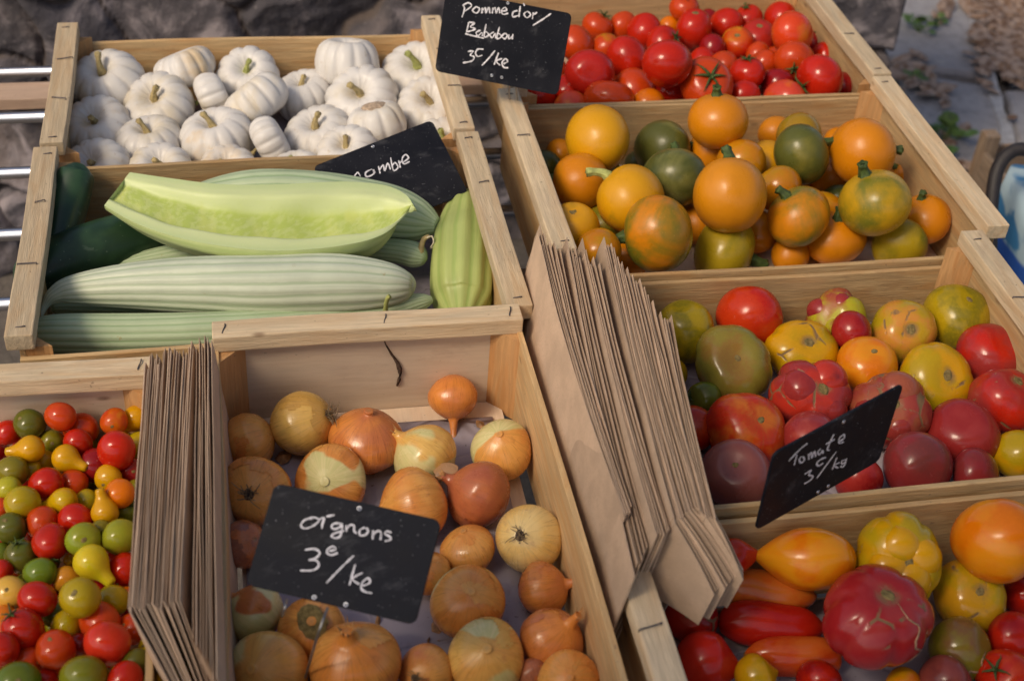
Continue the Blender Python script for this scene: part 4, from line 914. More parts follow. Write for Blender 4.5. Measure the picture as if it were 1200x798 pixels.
# ---- lower layers seen through the gaps of the heaps
def filler(kind, box, floor, R0, cols, avoid, name, label, cat, group, pitch, layers=1, slack=.3):
    n = 0; x0, x1, y0, y1 = box; protos = []
    AP = np.array([i.p for i in avoid]); AR = np.array([i.R for i in avoid])
    for ly in range(layers):
        y = y0+R0*1.1
        row = 0
        while y < y1-R0:
            x = x0+R0*1.1+(row % 2)*pitch*.5
            while x < x1-R0:
                R = R0*random.uniform(.85, 1.1); p = np.array([x+random.uniform(-.1, .1)*R0, y+random.uniform(-.1, .1)*R0, floor+R+ly*R0*1.6])
                d = np.linalg.norm(AP-p, axis=1)-AR-R*.9
                if d.min() > 0: pass
                q = ROT.T @ (p-CAMPOS); u = CX+F*q[0]/-q[2]; v = CY-F*q[1]/-q[2]
                hid = any((u-i.u)**2+(v-i.v)**2 < (.9*i.r)**2 and depth(p) < depth(i.p) for i in avoid)
                if not hid and d.min() > -R*slack and -30 < u < 1230 and -30 < v < 830:
                    if len(protos) < len(cols)*2:
                        c = cols[len(protos) % len(cols)]; me = fruit_mesh(kind, round_prof(.93, .07), R0, 24, 18, wobble(.04)); protos.append((me, m_tomato(c, (c[0]*.85, c[1]*1.2, c[2]), .2, .35, rough=.25)))
                        me.materials.append(protos[-1][1])
                    me = random.choice(protos)[0]
                    o = link(name, me); s = R/R0
                    o.matrix_world = Matrix.Translation(p.tolist()) @ axis_matrix((random.uniform(-1, 1), random.uniform(-1, 1), random.uniform(-1, .6)), random.uniform(0, 6)) @ Matrix.Diagonal((s, s, s, 1))
                    tag(o, label, cat, group); n += 1
                x += pitch
            y += pitch*.87; row += 1
    return n
nf = filler('tomato', (-.44, -.125, -.71, -.055), ZF+.012, .0155, (RED, ORED, OLV, OYEL, DRED), CT, 'cherry_tomato', 'small tomato buried in the gaps under the top layer of mixed tomatoes', 'tomato', 'small mixed tomatoes buried in the heap', .034, 1)
nf += filler('tomato', (.44, 1.0, .56, .955), ZF, .028, (RED, DRED, ORED), RT, 'red_tomato', 'red tomato buried deep under the heap of red tomatoes', 'tomato', 'red tomatoes buried in the heap', .058, 1)
nf += filler('courgette', (.42, .995, .13, .535), ZF, .036, ((.46, .16, .008), (.5, .18, .008), (.30, .17, .012)), KT, 'round_courgette', 'round courgette buried at the bottom of the orange and green heap', 'courgette', 'round courgettes buried in the heap', .076, 2)
print('fillers', nf)

# ---- onions
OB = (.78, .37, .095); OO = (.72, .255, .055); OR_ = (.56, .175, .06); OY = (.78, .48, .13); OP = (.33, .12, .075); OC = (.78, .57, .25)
ON = [
 I(291, 517, 32, 'yellow orange onion against the left board, below the far end', c=OB, c2=OO, s=(-.85, .35, .1), neck=.3), I(354, 497, 37, 'golden onion with a tuft of dry roots near the far board', c=OY, c2=(.62, .34, .08), s=(-.8, .3, -.4), root=1, asp=.98),
 I(430, 516, 42, 'wide coppery onion with a creased brown neck on top', c=OR_, c2=OO, s=(.1, -.85), neck=.1, asp=.85), I(497, 534, 38, 'half peeled onion with a white flank and torn skin', c=OB, c2=OY, s=(-.75, -.6, .1), neck=.22, peel=.6),
 I(531, 466, 27, 'little onion standing upside down on its neck at the far board', c=OO, c2=OR_, s=(.02, .95, .2), neck=.75, asp=.95), I(588, 527, 35, 'round orange onion with a cracked pale crown by the right board', c=OB, c2=OO, s=(-.1, -.6), neck=.02, peel=.25),
 I(560, 579, 39, 'red brown onion with flaking skin at the centre right', c=OR_, c2=(.42, .11, .05), s=(-.75, -.4, .1), neck=.25), I(387, 564, 41, 'onion with concentric pale rings on top, behind the slate', c=OO, c2=OB, s=(-.08, -.1), neck=.02, peel=.55, asp=.75),
 I(484, 593, 42, 'smooth orange onion tucked behind the right end of the slate', c=OO, c2=OB, s=(-.7, .1, .3), neck=.18, asp=.9), I(300, 575, 39, 'orange brown onion with a dark root plate facing up', c=OB, c2=OO, s=(.02, .0, -1), root=1, asp=.96),
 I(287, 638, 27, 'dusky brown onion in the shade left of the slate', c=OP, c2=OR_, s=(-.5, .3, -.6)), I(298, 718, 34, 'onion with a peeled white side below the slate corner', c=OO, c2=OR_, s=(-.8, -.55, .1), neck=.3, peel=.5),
 I(366, 740, 39, 'orange onion with a tan scar behind the wire spike', c=OO, c2=OB, s=(.1, -.5), neck=.02, cork=1), I(314, 785, 45, 'large pale shouldered onion in the near left corner', c=OB, c2=OY, s=(-.3, -.25), neck=.05, peel=.4, asp=.85),
 I(415, 779, 52, 'largest onion, with a stubby orange neck, beside the spike', c=OO, c2=OB, s=(-.05, -.75), neck=.28, asp=.92), I(620, 631, 38, 'pale straw yellow onion with a dark root plate', c=OC, c2=OY, s=(.28, .22, -.93), root=1, asp=1.0),
 I(548, 643, 32, 'flat shiny orange onion right of the slate', c=OB, c2=OO, s=(-.2, -.85), neck=.0, asp=.78), I(548, 705, 42, 'big orange onion with a small white tear, right of the slate corner', c=OO, c2=OB, s=(.1, -.45), neck=.03, peel=.2, asp=.94),
 I(637, 690, 31, 'orange onion with a long cut neck touching the right board', c=OO, c2=OR_, s=(.9, -.25, .25), neck=.5), I(647, 750, 37, 'coppery onion with a twisted neck in the near right part', c=OO, c2=OR_, s=(.55, -.65), neck=.4, asp=.96),
 I(569, 770, 44, 'pale crowned onion with ragged skin, front centre', c=OB, c2=OY, s=(.05, -.45), neck=.04, peel=.5, asp=.86), I(499, 788, 32, 'onion with hanging roots at the very front', c=OB, c2=OR_, s=(.35, -.0, -.9), root=1),
 I(666, 800, 36, 'golden orange onion cut by the front edge', c=OB, c2=OO, s=(.0, -.4), neck=.05), I(503, 672, 25, 'onion peeping from behind the right edge of the slate', c=OO, c2=OB, s=(.3, .5, -.5)), I(622, 790, 20, 'dark red onion in the gap at the front', c=OP, c2=OR_)]
settle(ON, CR['onion'], ZF+.003, .05, tight=.9)
def root_tuft(o, R, z, n=26, ln=.35):
    parts = []; V = [(0, 0, z-.03*R)]
    for i in range(n):
        a = random.uniform(0, 6.28); q = random.uniform(.01, .14)*R; L = ln*R*random.uniform(.3, 1.0); dx_, dy_ = random.uniform(-.5, .5), random.uniform(-.5, .5)
        P = [(q*math.cos(a), q*math.sin(a), z+.03*R), (q*1.6*math.cos(a), q*1.6*math.sin(a), z-L*.35), (q*2.5*math.cos(a)+dx_*L, q*2.5*math.sin(a)+dy_*L, z-L*.6), (q*3*math.cos(a)+dx_*L*2, q*3*math.sin(a)+dy_*L*2, z-L*.7)]
        v, f, _ = tube_data(catmull(P, 7), [R*.012]*6+[R*.005], 4); parts.append((v, f))
    v, f = merge(parts); child(o, 'roots', mesh('roots', v, f), ROOTS)
    me = fruit_mesh('root_plate', round_prof(.3, .1), R*.17, 16, 10, wobble(.15)); child(o, 'root_plate', me, m_simple('root_plate', (.06, .04, .03), .95, 0, .5, 300, .8), Matrix.Translation((0, 0, z+.02*R)))
for it in ON:
    k = it.k; asp = k.get('asp', .9); nk = k.get('neck', .1)
    prof = [(-asp+.05, 0), (-asp, .14), (-asp*.93, .38), (-asp*.7, .72), (-asp*.3, .96), (0, 1), (asp*.35, .93), (asp*.68, .68), (asp*.88, .40), (asp*.98, .22 if nk > .15 else .16), (asp+nk*.4, .15 if nk > .15 else .10), (asp+nk*.8, .13), (asp+nk+.02, .125), (asp+nk+.025, 0)]
    me = fruit_mesh('onion', prof, it.R, 64, 52, wobble(.05))
    o = place(it, 'onion', me, m_onion(k['c'], k['c2'], k.get('peel', 0.0)), stem_axis(it)); k['o'] = o
    # loose outer skin: patches of the surface lifted off, torn at their edges
    cs = np.array([v.co for v in me.vertices]); sd_ = random.uniform(0, 90); used, V, Fc = {}, [], []
    def lift(i):
        if i not in used:
            c_ = Vector(cs[i]); q = noise.noise(c_*(1.6/it.R)+Vector((sd_, 0, 0))); used[i] = len(V)
            V.append(c_*(1.012+.03*max(0, .30-q)*(1+.8*noise.noise(c_*(9/it.R))))+Vector((0, 0, 0)))
        return used[i]
    for p_ in me.polygons:
        if len(p_.vertices) > 4: continue
        c_ = p_.center; q = noise.noise(c_*(1.6/it.R)+Vector((sd_, 0, 0))) + .10*noise.noise(c_*(14/it.R)) + .07*noise.noise(c_*(40/it.R)) + .16*max(0, c_.z/it.R-.55)
        if q > (.13 if not k.get('peel') else .24): Fc.append(tuple(lift(i) for i in p_.vertices))
    par = list(range(len(V)))                        # keep the largest connected piece only
    def root_of(i):
        while par[i] != i: par[i] = par[par[i]]; i = par[i]
        return i
    for f_ in Fc:
        for b_ in f_[1:]: par[root_of(b_)] = root_of(f_[0])
    if Fc:
        cnt = {}
        for f_ in Fc: cnt[root_of(f_[0])] = cnt.get(root_of(f_[0]), 0)+1
        big = max(cnt, key=cnt.get); Fc = [f_ for f_ in Fc if root_of(f_[0]) == big]
        keep = sorted({i for f_ in Fc for i in f_}); ren = {i: j for j, i in enumerate(keep)}
        V = [V[i] for i in keep]; used = {a: ren[b] for a, b in used.items() if b in ren}; Fc = [tuple(ren[i] for i in f_) for f_ in Fc]
    if len(Fc) > 12:
        fm = mesh('loose_skin', V, Fc); a_ = fm.attributes.new('axis01', 'FLOAT', 'POINT'); src = np.zeros(len(cs)); me.attributes['axis01'].data.foreach_get('value', src)
        inv = {b: a for a, b in used.items()}; a_.data.foreach_set('value', [src[inv[i]] for i in range(len(V))])
        child(o, 'loose_skin', fm, m_onion(k['c2'], sc(k['c'], .82)))
    if k.get('root'): root_tuft(o, it.R, -asp*it.R, 30, .55 if it.u == 354 else .25)
    if k.get('cork'): add_scar(o, it.R, (asp+nk)*it.R, .3)
    if nk > .15:
        parts = []
        for j in range(11):
            a = random.uniform(0, 6.28); P = [(it.R*.1*math.cos(a), it.R*.1*math.sin(a), it.R*(asp+nk*.7)), (it.R*.13*math.cos(a), it.R*.13*math.sin(a), it.R*(asp+nk+.03)), (it.R*.2*math.cos(a), it.R*.2*math.sin(a), it.R*(asp+nk+random.uniform(.08, .26)))]
            v, f, _ = tube_data(P, [it.R*.032, it.R*.022, it.R*.004], 5); parts.append((v, f))
        v, f = merge(parts); child(o, 'dry_neck', mesh('dry_neck', v, f), m_simple('dry_skin', (.48, .24, .09), .8, 0, .3, 100, .3))
# a loose flake of skin between two onions
sc_parts = []
for k in range(70):
    p = np.array([random.uniform(-.015, .28), random.uniform(-.56, -.04), ZF+.0055]); L = random.choice((.002, .003, .004, .009, .013)); a = random.uniform(0, 6.28)
    ex = np.array([math.cos(a), math.sin(a), random.uniform(-.2, .5)])*L; ey = np.array([-math.sin(a), math.cos(a), random.uniform(-.2, .4)])*L*random.uniform(.3, .8)
    sc_parts.append(([p-ex, p-ex*.3+ey, p+ex*.6+ey*.7, p+ex, p+ex*.2-ey, p-ex*.6-ey*.6, p+np.array([0, 0, L*.35])], [(0, 1, 6), (1, 2, 6), (2, 3, 6), (3, 4, 6), (4, 5, 6), (5, 0, 6)]))
v_, f_ = merge(sc_parts); o = link('onion_skin_scraps', mesh('onion_skin_scraps', v_, f_, False), m_simple('skin_scrap', (.34, .17, .07), .6, 0, .5, 90)); tag(o, 'dry scraps of onion skin and soil crumbs strewn on the grey paper', 'onion skin', None, 'stuff')
fp = [at(505, 548, .815), at(518, 541, .822), at(533, 542, .824), at(541, 549, .822), at(530, 558, .818), at(515, 564, .812), at(509, 557, .818)]
cF = sum(fp)/len(fp); V = [cF+np.array([0, 0, .004])]+fp
o = link('onion_skin_flake', mesh('onion_skin_flake', V, [(0, 1+i, 1+(i+1) % 7) for i in range(7)]), m_onion(OO, OR_)); m = o.modifiers.new('t', 'SOLIDIFY'); m.thickness = .0006
m2 = o.modifiers.new('s', 'SUBSURF'); m2.levels = m2.render_levels = 2
tag(o, 'torn flake of dry orange skin between the half peeled and the flaking onion', 'onion skin')

# ---- cucumbers
def px_path(pts, n):
    """pts: (u, v, rpx, z of the axis) -> 3D points and radii"""
    P = [at(u, v, z) for u, v, r, z in pts]; Rr = [r*depth(p)/F for p, (u, v, r, z) in zip(P, pts)]
    Q = catmull(np.column_stack([np.array(P), Rr]), n); return Q[:, :3], np.maximum(Q[:, 3], .0008)
def cucumber(label, pts, mat, ribs=16, amp=.022, name='cucumber', n=60, group=None):
    P, Rr = px_path(pts, n); ph0 = random.uniform(0, 6)
    v, f, uv = tube_data(P, Rr, 96 if ribs else 32, (lambda ph, t: 1+amp*math.sin(ribs*ph+math.pi+.0*t) + .012*math.sin(17*t+2*ph+ph0)+.03*math.sin(6*t+ph+ph0)+.02*math.sin(11*t-2*ph)) if ribs else (lambda ph, t: 1+.012*math.sin(3*ph+9*t)))
    o = link(name, mesh('cucumber', v, f, True, uv), mat); tag(o, label, 'cucumber', group); return o
PALE = m_cucumber((.60, .65, .50), (.34, .43, .27), 16, 'pale', .7); PALE2 = m_cucumber((.46, .56, .36), (.24, .36, .18), 16, 'mid', .7); YG = m_cucumber((.43, .50, .17), (.27, .38, .10), 11, 'yellowgreen', .6)
DC = m_dark_cucumber()
cucumber('smooth dark green cucumber standing in the far left corner', [(92, 196, 6, .885), (91, 200, 17, .88), (88, 210, 22, .872), (76, 245, 25, .845), (64, 285, 26, .82), (55, 320, 22, .80), (53, 335, 8, .79)], DC, 0, name='dark_cucumber')
cucumber('thick dark green cucumber lying under the cut one', [(24, 338, 7, .806), (30, 333, 19, .807), (46, 322, 31, .81), (90, 302, 35, .815), (150, 282, 33, .818), (210, 265, 29, .815), (260, 255, 15, .81), (275, 252, 4, .81)], DC, 0, name='dark_cucumber')
cucumber('pale ribbed cucumber behind the cut half, its blunt end at the slate', [(215, 240, 8, .85), (235, 236, 22, .85), (300, 233, 34, .855), (380, 239, 36, .853), (450, 250, 34, .848), (492, 259, 24, .843), (512, 264, 9, .843)], PALE2)
E1 = cucumber('longest pale ribbed cucumber with a drooping thin stalk end', [(47, 372, 2.5, .815), (53, 358, 4.5, .825), (64, 346, 10, .835), (85, 340, 17, .838), (140, 336, 25, .843), (220, 335, 32, .848), (310, 335, 37, .85), (390, 333, 36, .85), (450, 334, 28, .845), (478, 335, 16, .842), (486, 336, 5, .842)], PALE)
cucumber('pale green cucumber lying along the near board, stalk on its tip', [(36, 391, 7, .81), (42, 391, 17, .81), (70, 391, 24, .812), (160, 391, 24, .812), (260, 388, 23, .815), (360, 380, 21, .815), (450, 366, 15, .815), (490, 355, 11, .815), (506, 351, 4, .815)], PALE2)
cucumber('slim green cucumber with a curled dry tendril, under the cut half', [(300, 300, 6, .805), (330, 297, 14, .81), (400, 291, 15, .815), (460, 294, 14, .82), (485, 299, 15, .82), (496, 302, 10, .82), (500, 303, 3, .82)], PALE2)
cucumber('stout yellow green ribbed cucumber standing along the right wall', [(551, 226, 4, .84), (549, 231, 12, .84), (547, 246, 24, .835), (543, 285, 35, .825), (541, 325, 36, .815), (540, 355, 33, .80), (540, 376, 18, .80), (540, 386, 5, .80)], YG, 11, .035)
cucumber('pale green cucumber mostly hidden between the longest and the dark ones', [(128, 318, 4, .80), (140, 313, 9, .805), (190, 304, 15, .81), (250, 297, 18, .812), (310, 294, 14, .81), (325, 294, 4, .81)], PALE2)
cucumber('dim green cucumber on the crate floor under the longest one', [(60, 362, 4, .787), (72, 361, 11, .787), (130, 362, 14, .787), (220, 366, 14, .787), (330, 366, 12, .787), (350, 366, 3, .787)], PALE2)
# stalk and dry tendril as parts would break the one-mesh bodies' names: build them on their cucumbers
def cuke_child(owner, name, P, Rr, mat, seg=7):
    v, f, _ = tube_data(catmull(P, 16), np.interp(np.linspace(0, 1, 16), np.linspace(0, 1, len(Rr)), Rr), seg); link(name, mesh(name, v, f), mat, owner)
byl = {o.get('label', ''): o for o in COL.objects}
slim = [o for l, o in byl.items() if l.startswith('slim green cucumber')][0]; near = [o for l, o in byl.items() if l.startswith('pale green cucumber lying')][0]
cuke_child(slim, 'stalk', [at(493, 297, .828), at(494, 288, .838), at(497, 280, .845), at(503, 277, .85)], [.005, .004, .0035, .003], STALK_T)
cuke_child(slim, 'tendril', [at(500, 279, .85), at(506, 277, .852), at(508, 284, .845), at(504, 291, .835), at(509, 287, .84), at(506, 276, .85)], [.0012, .001, .001, .0009, .0008, .0005], m_simple('dry_tendril', (.62, .55, .42), .9, 0, .2, 200), 5)
cuke_child(near, 'stalk', [at(452, 366, .83), at(452, 358, .842), at(454, 350, .853), at(457, 347, .857)], [.004, .003, .003, .0034], STALK_P)

# the cut half: rind shell, flat flesh face, sunken seed channel
def cut_half():
    n = 60
    top = catmull([(152, 202), (200, 209), (260, 216), (330, 216), (400, 213), (450, 217), (475, 228), (484, 240)], n)
    low = catmull([(122, 241), (160, 262), (210, 279), (270, 290), (330, 294), (400, 288), (450, 274), (484, 243)], n)
    zt, zl = np.full(n, .905), np.full(n, .892)
    A = np.array([at(*top[i], zt[i]) for i in range(n)]); B = np.array([at(*low[i], zl[i]) for i in range(n)])
    V, UV, V2, uv2 = [], [], [], []
    nb, nf_ = 28, 40
    for i in range(n):
        t = i/(n-1); c = (A[i]+B[i])/2; h = (A[i]-B[i])/2; w_ = np.linalg.norm(h); tg = nrm((A+B)[min(i+1, n-1)]-(A+B)[max(i-1, 0)])
        nn = nrm(np.cross(tg, h)); nn = nn if nn[2] > 0 else -nn
        # rind (lower half round), from the near rim under to the far rim
        for k in range(nb):
            a = math.pi*k/(nb-1); r = 1+.03*math.sin(9*a)
            V.append(c - h*math.cos(a)*r - nn*w_*.95*math.sin(a)*r); UV.append((k/(nb-1)*.55, t))
        # flesh: near rim -> far rim with the seed channel
        env = math.sin(math.pi*min(1, max(0, (t*1.06))))**.35 if t < .94 else .0
        if t < .02: env = .75
        for k in range(nf_):
            s_ = -1 + 2*k/(nf_-1)
            ch = math.exp(-(abs(s_+.02)/.54)**9)*.30*env*(1+.05*math.sin(46*t+5*s_))
            rim = .02*math.sin(35*t+3)*math.exp(-((abs(s_)-.55)/.12)**2)
            V2.append(c + h*s_*.999 - nn*w_*(ch-rim) + nn*w_*.015*math.sin(19*t)*(1-abs(s_))); uv2.append((k/(nf_-1), t))
    def grid(cols):
        return [(i*cols+k, i*cols+k+1, (i+1)*cols+k+1, (i+1)*cols+k) for i in range(n-1) for k in range(cols-1)]
    f1 = grid(nb); f1.append(tuple(range(nb))); f1.append(tuple(reversed(range((n-1)*nb, n*nb))))
    root = link('cut_cucumber', mesh('cut_cucumber', V, f1, True, UV), m_cucumber((.54, .62, .28), (.38, .48, .17), 16, 'cutrind', .5)); tag(root, 'halved cucumber with its bright yellow green inside facing up', 'cucumber')
    s = NT('cucumber_flesh'); uv = s.coord((1, 1, 1), 'UV', False); sx = s.node('ShaderNodeSeparateXYZ'); s.ln(uv, sx.inputs[0]); v = s.coord(rnd=False)
    wob = s.noise(v, 26, 4); d = s.math('ABSOLUTE', s.math('SUBTRACT', s.math('ADD', sx.outputs[0], s.math('MULTIPLY', s.math('SUBTRACT', wob, .5), .09)), .49))
    c = s.mix(s.ramp(d, .17, .27), (.43, .52, .13), (.58, .65, .33)); c = s.mix(s.ramp(d, .38, .47), c, (.52, .61, .30))
    c = s.mix(s.math('MULTIPLY', s.ramp(s.noise(s.coord((3, 1, 1), rnd=False), 9, 3), .48, .62), s.ramp(d, .28, .18)), c, (.52, .58, .17))
    cb = s.node('ShaderNodeCombineXYZ'); s.ln(s.math('MULTIPLY', sx.outputs[0], 10), cb.inputs[0]); s.ln(s.math('MULTIPLY', sx.outputs[1], 46), cb.inputs[1])
    seed = s.noise(cb.outputs[0], 1.0, 2); m_ = s.math('MULTIPLY', s.ramp(seed, .42, .62), s.ramp(d, .26, .14)); c = s.mix(s.math('MULTIPLY', m_, .4), c, (.58, .63, .30))
    s.base(c); s.rough(.42); s.set(Specular_IOR_Level=.3, Subsurface_Weight=.12, Subsurface_Scale=.01); s.b.inputs['Subsurface Radius'].default_value = (.8, .9, .3)
    s.bump(s.math('ADD', s.math('MULTIPLY', m_, .8), s.noise(v, 120, 3)), .16, .002)
    link('flesh', mesh('flesh', V2, grid(nf_), True, uv2), s.m, root)
cut_half()

# ------------------------------------------------------------------ price slates
def fit_plane(px, D, ratio):
    """plane through the corner sight lines whose quad is closest to a w:h rectangle"""
    c = np.mean(px, axis=0); C0 = at_d(c[0], c[1], D); best = None
    vd = nrm(CAMPOS-C0)
    ex = nrm(np.cross(vd, [0, 0, 1])); ey = np.cross(ex, vd)
    for a in np.linspace(-1.2, 1.2, 61):
        for b in np.linspace(-1.2, 1.2, 61):
            n_ = nrm(vd + math.tan(a)*ex*.8 + math.tan(b)*ey*.8); P = []
            for u, v in px:
                r = ray(u, v); P.append(CAMPOS + r*(np.dot(C0-CAMPOS, n_)/np.dot(r, n_)))
            e = [P[(i+1) % 4]-P[i] for i in range(4)]; L = [np.linalg.norm(x) for x in e]
            cs = sum((np.dot(e[i], e[(i+1) % 4])/(L[i]*L[(i+1) % 4]))**2 for i in range(4))
            co = cs + ((L[0]-L[2])/L[0])**2 + ((L[1]-L[3])/L[1])**2 + .6*(math.log((L[0]+L[2])/(L[1]+L[3])/ratio))**2 + .02*(a*a+b*b)
            if best is None or co < best[0]: best = (co, n_, P)
    return C0, best[1], best[2]
def slate(label, px, D, strokes, holes, ratio=1.45, ref=None, wr=.0010, spikes=(), writing_label=None):
    C0, n_, P = fit_plane(np.array(px, float), D, ratio)
    w_ = (np.linalg.norm(P[1]-P[0])+np.linalg.norm(P[2]-P[3]))/2; h = (np.linalg.norm(P[2]-P[1])+np.linalg.norm(P[3]-P[0]))/2
    c = sum(P)/4; ex = nrm((P[1]-P[0])+(P[2]-P[3])); ey = nrm(np.cross(n_, ex))
    print('slate', label[:20], 'w %.3f h %.3f' % (w_, h), 'z %.3f' % c[2], 'n', np.round(n_, 2))
    root = empty('price_slate', c.tolist(), label, 'price sign', 'chalked slate price signs')
    def loc(p): return np.array(p)-c
    def onp(u, v, lift):
        r = ray(u, v); p = CAMPOS + r*(np.dot(C0+n_*lift-CAMPOS, n_)/np.dot(r, n_)); return loc(p)
    # board
    bm_ = bmesh.new(); rad = .008; Q = []
    for sx_, sy_, a0 in ((1, 1, 0), (-1, 1, 90), (-1, -1, 180), (1, -1, 270)):
        for k in range(6):
            a = math.radians(a0+18*k); Q.append((sx_*(w_/2-rad)+rad*math.cos(a), sy_*(h/2-rad)+rad*math.sin(a)))
    t = .0032
    tv = [bm_.verts.new(tuple(ex*x+ey*y)) for x, y in Q]; bv = [bm_.verts.new(tuple(ex*x+ey*y-n_*t)) for x, y in Q]
    bm_.faces.new(tv); bm_.faces.new(list(reversed(bv)))
    for i in range(len(Q)): j = (i+1) % len(Q); bm_.faces.new((tv[j], tv[i], bv[i], bv[j]))
    bmesh.ops.recalc_face_normals(bm_, faces=bm_.faces)
    es = [e for e in bm_.edges if e.calc_face_angle(0) > 1.0]; bmesh.ops.bevel(bm_, geom=es, offset=.0006, segments=2, affect='EDGES')
    link('slate_board', bm_mesh('slate_board', bm_), m_slate(), root)
    # chalk: flat hand-drawn strokes
    parts = []
    sx0, sy0, sk = ref
    for s_ in strokes:
        pts = [(sx0+x/sk, sy0+y/sk) for x, y in s_]
        m_ = max(6, len(pts)*5); C_ = catmull(pts, m_)
        Pp = [onp(u, v, .0004) for u, v in C_]; L, Rr = [], []
        for i, p in enumerate(Pp):
            a, b = Pp[max(i-1, 0)], Pp[min(i+1, len(Pp)-1)]; d = b-a
            if np.linalg.norm(d) < 1e-7: d = ex
            sd = nrm(np.cross(n_, d)); k = wr*(.75+.5*noise.noise(Vector((p*260).tolist()))+.12*random.random())
            if i in (0, len(Pp)-1): k *= .5
            L.append(p+sd*k); Rr.append(p-sd*k)
        n = len(Pp); V = L+Rr+[p-n_*.0003 for p in L]+[p-n_*.0003 for p in Rr]
        Fc = [(i, i+1, n+i+1, n+i) for i in range(n-1)]+[(2*n+i, 2*n+i+1, i+1, i) for i in range(n-1)]+[(n+i, n+i+1, 3*n+i+1, 3*n+i) for i in range(n-1)]
        parts.append((V, Fc))
    v, f = merge(parts); link('chalk_writing', mesh('chalk_writing', v, f, False), CHALK, root)
    for (hx, hy) in holes:
        p = onp(sx0+hx/sk, sy0+hy/sk, 0.0); V = []; Fc = []
        for j, (r, l) in enumerate(((.0009, -.0002), (.0012, .0006), (.0021, .0007), (.0023, .0))):
            for k in range(12): V.append(p+r*(ex*math.cos(k*math.pi/6)+ey*math.sin(k*math.pi/6))+n_*l)
        for j in range(3):
            for k in range(12): Fc.append((j*12+k, j*12+(k+1) % 12, (j+1)*12+(k+1) % 12, (j+1)*12+k))
        link('eyelet', mesh('eyelet', V, Fc), STEEL, root)
    for S in spikes:
        pts = [loc(p) if len(p) == 3 else onp(p[0], p[1], -.004) for p in S]; Q = catmull(pts, 14) if len(pts) > 2 else np.linspace(pts[0], pts[1], 8)
        v, f, _ = tube_data(Q, [.0013]*len(Q), 8); link('wire_spike', mesh('wire_spike', v, f), WIRE, root)
    return root
ONI = [[(385, 205), (360, 215), (348, 233), (362, 244), (392, 235), (414, 214), (396, 204), (376, 210)], [(414, 212), (432, 206), (426, 228), (424, 245)], [(440, 201), (470, 195)], [(492, 226), (470, 226), (459, 236), (468, 246), (488, 240), (496, 226), (497, 250), (488, 274), (470, 278), (458, 270), (475, 260), (505, 252)],
       [(512, 232), (513, 256)], [(513, 248), (526, 232), (540, 234), (541, 254), (552, 262)], [(580, 240), (562, 250), (562, 268), (580, 268), (592, 254), (584, 241)], [(610, 250), (608, 284)], [(609, 268), (624, 254), (638, 258), (636, 286)], [(676, 260), (660, 254), (652, 264), (668, 272), (674, 284), (652, 290)],
       [(362, 322), (395, 318), (416, 330), (404, 350), (378, 358), (404, 360), (413, 378), (392, 395), (345, 396)], [(450, 326), (474, 320), (466, 309), (446, 318), (444, 334), (460, 340), (482, 332)], [(540, 342), (500, 380), (440, 442)],
       [(545, 374), (534, 412), (524, 450)], [(572, 404), (535, 426), (560, 446)], [(572, 452), (598, 440), (592, 424), (572, 438), (567, 462), (584, 474), (606, 478)]]
slate('black slate chalked with one word and a price, lying on the onions', [(320, 569), (520, 606), (484, 736), (290, 681)], 1.275, ONI, [(560, 172), (396, 494), (511, 520)], 1.5, (240, 540, 3.0917), .00105,
      spikes=[[(384, 712), (372, 745), tuple(at(356, 800, .79))], [(336, 702), (333, 716), tuple(at(331, 722, .83))]])
POM = [[(716, 18), (722, 32), (713, 62)], [(716, 20), (735, 11), (746, 22), (724, 40)], [(762, 24), (750, 38), (764, 47), (774, 32), (762, 24)], [(784, 28), (782, 48)], [(784, 38), (794, 28), (796, 46), (806, 28), (810, 48)], [(820, 28), (818, 48)], [(819, 38), (828, 28), (831, 46), (840, 28), (844, 48)], [(850, 40), (868, 37), (862, 27), (850, 38), (856, 51), (874, 47)],
       [(906, 38), (890, 44), (890, 60), (907, 55)], [(915, 22), (910, 61)], [(926, 12), (930, 22)], [(940, 40), (928, 50), (938, 63), (951, 52), (940, 40)], [(960, 44), (957, 68)], [(958, 54), (974, 44)], [(1022, 48), (990, 70), (958, 90)],
       [(737, 78), (729, 112)], [(737, 78), (756, 82), (742, 94), (760, 102), (727, 113)], [(724, 118), (755, 126), (790, 134)], [(778, 106), (763, 113), (768, 126), (782, 114), (784, 127)], [(797, 84), (790, 128), (806, 122), (796, 110)], [(824, 112), (810, 121), (818, 132), (828, 118), (830, 134)], [(843, 94), (834, 134), (850, 128), (840, 116)], [(862, 116), (852, 127), (862, 136), (870, 124), (862, 116)], [(876, 120), (875, 136), (888, 128)], [(890, 119), (887, 138)],
       [(733, 180), (752, 178), (742, 192), (755, 198), (748, 212), (716, 219)], [(788, 172), (768, 172), (760, 186), (768, 197), (784, 192)], [(828, 176), (805, 204), (782, 228)], [(840, 184), (824, 226)], [(852, 204), (832, 213), (846, 228)], [(856, 222), (871, 215), (864, 205), (852, 218), (858, 234), (874, 236)]]
slate('black slate chalked with two lines and a price, standing above the red tomatoes', [(522, -11), (671, 16), (653, 113), (510, 83)], 2.02, POM, [(872, 12), (816, 262), (851, 269)], 1.5, (300, 0, 2.955), .00125,
      spikes=[[(596, 100), tuple(at(600, 150, .80))], [(604, 102), tuple(at(612, 152, .80))]])
CUC = [[(340, 612), (352, 598), (362, 612)], [(402, 586), (380, 598), (384, 613), (408, 602), (406, 588), (412, 600)], [(424, 576), (430, 602)], [(428, 590), (440, 572), (446, 592), (456, 566), (466, 588)], [(466, 546), (476, 590), (492, 580), (482, 564), (472, 574)], [(494, 556), (500, 582)], [(497, 568), (508, 554)], [(510, 562), (528, 548), (518, 536), (506, 550), (512, 568), (532, 560)]]
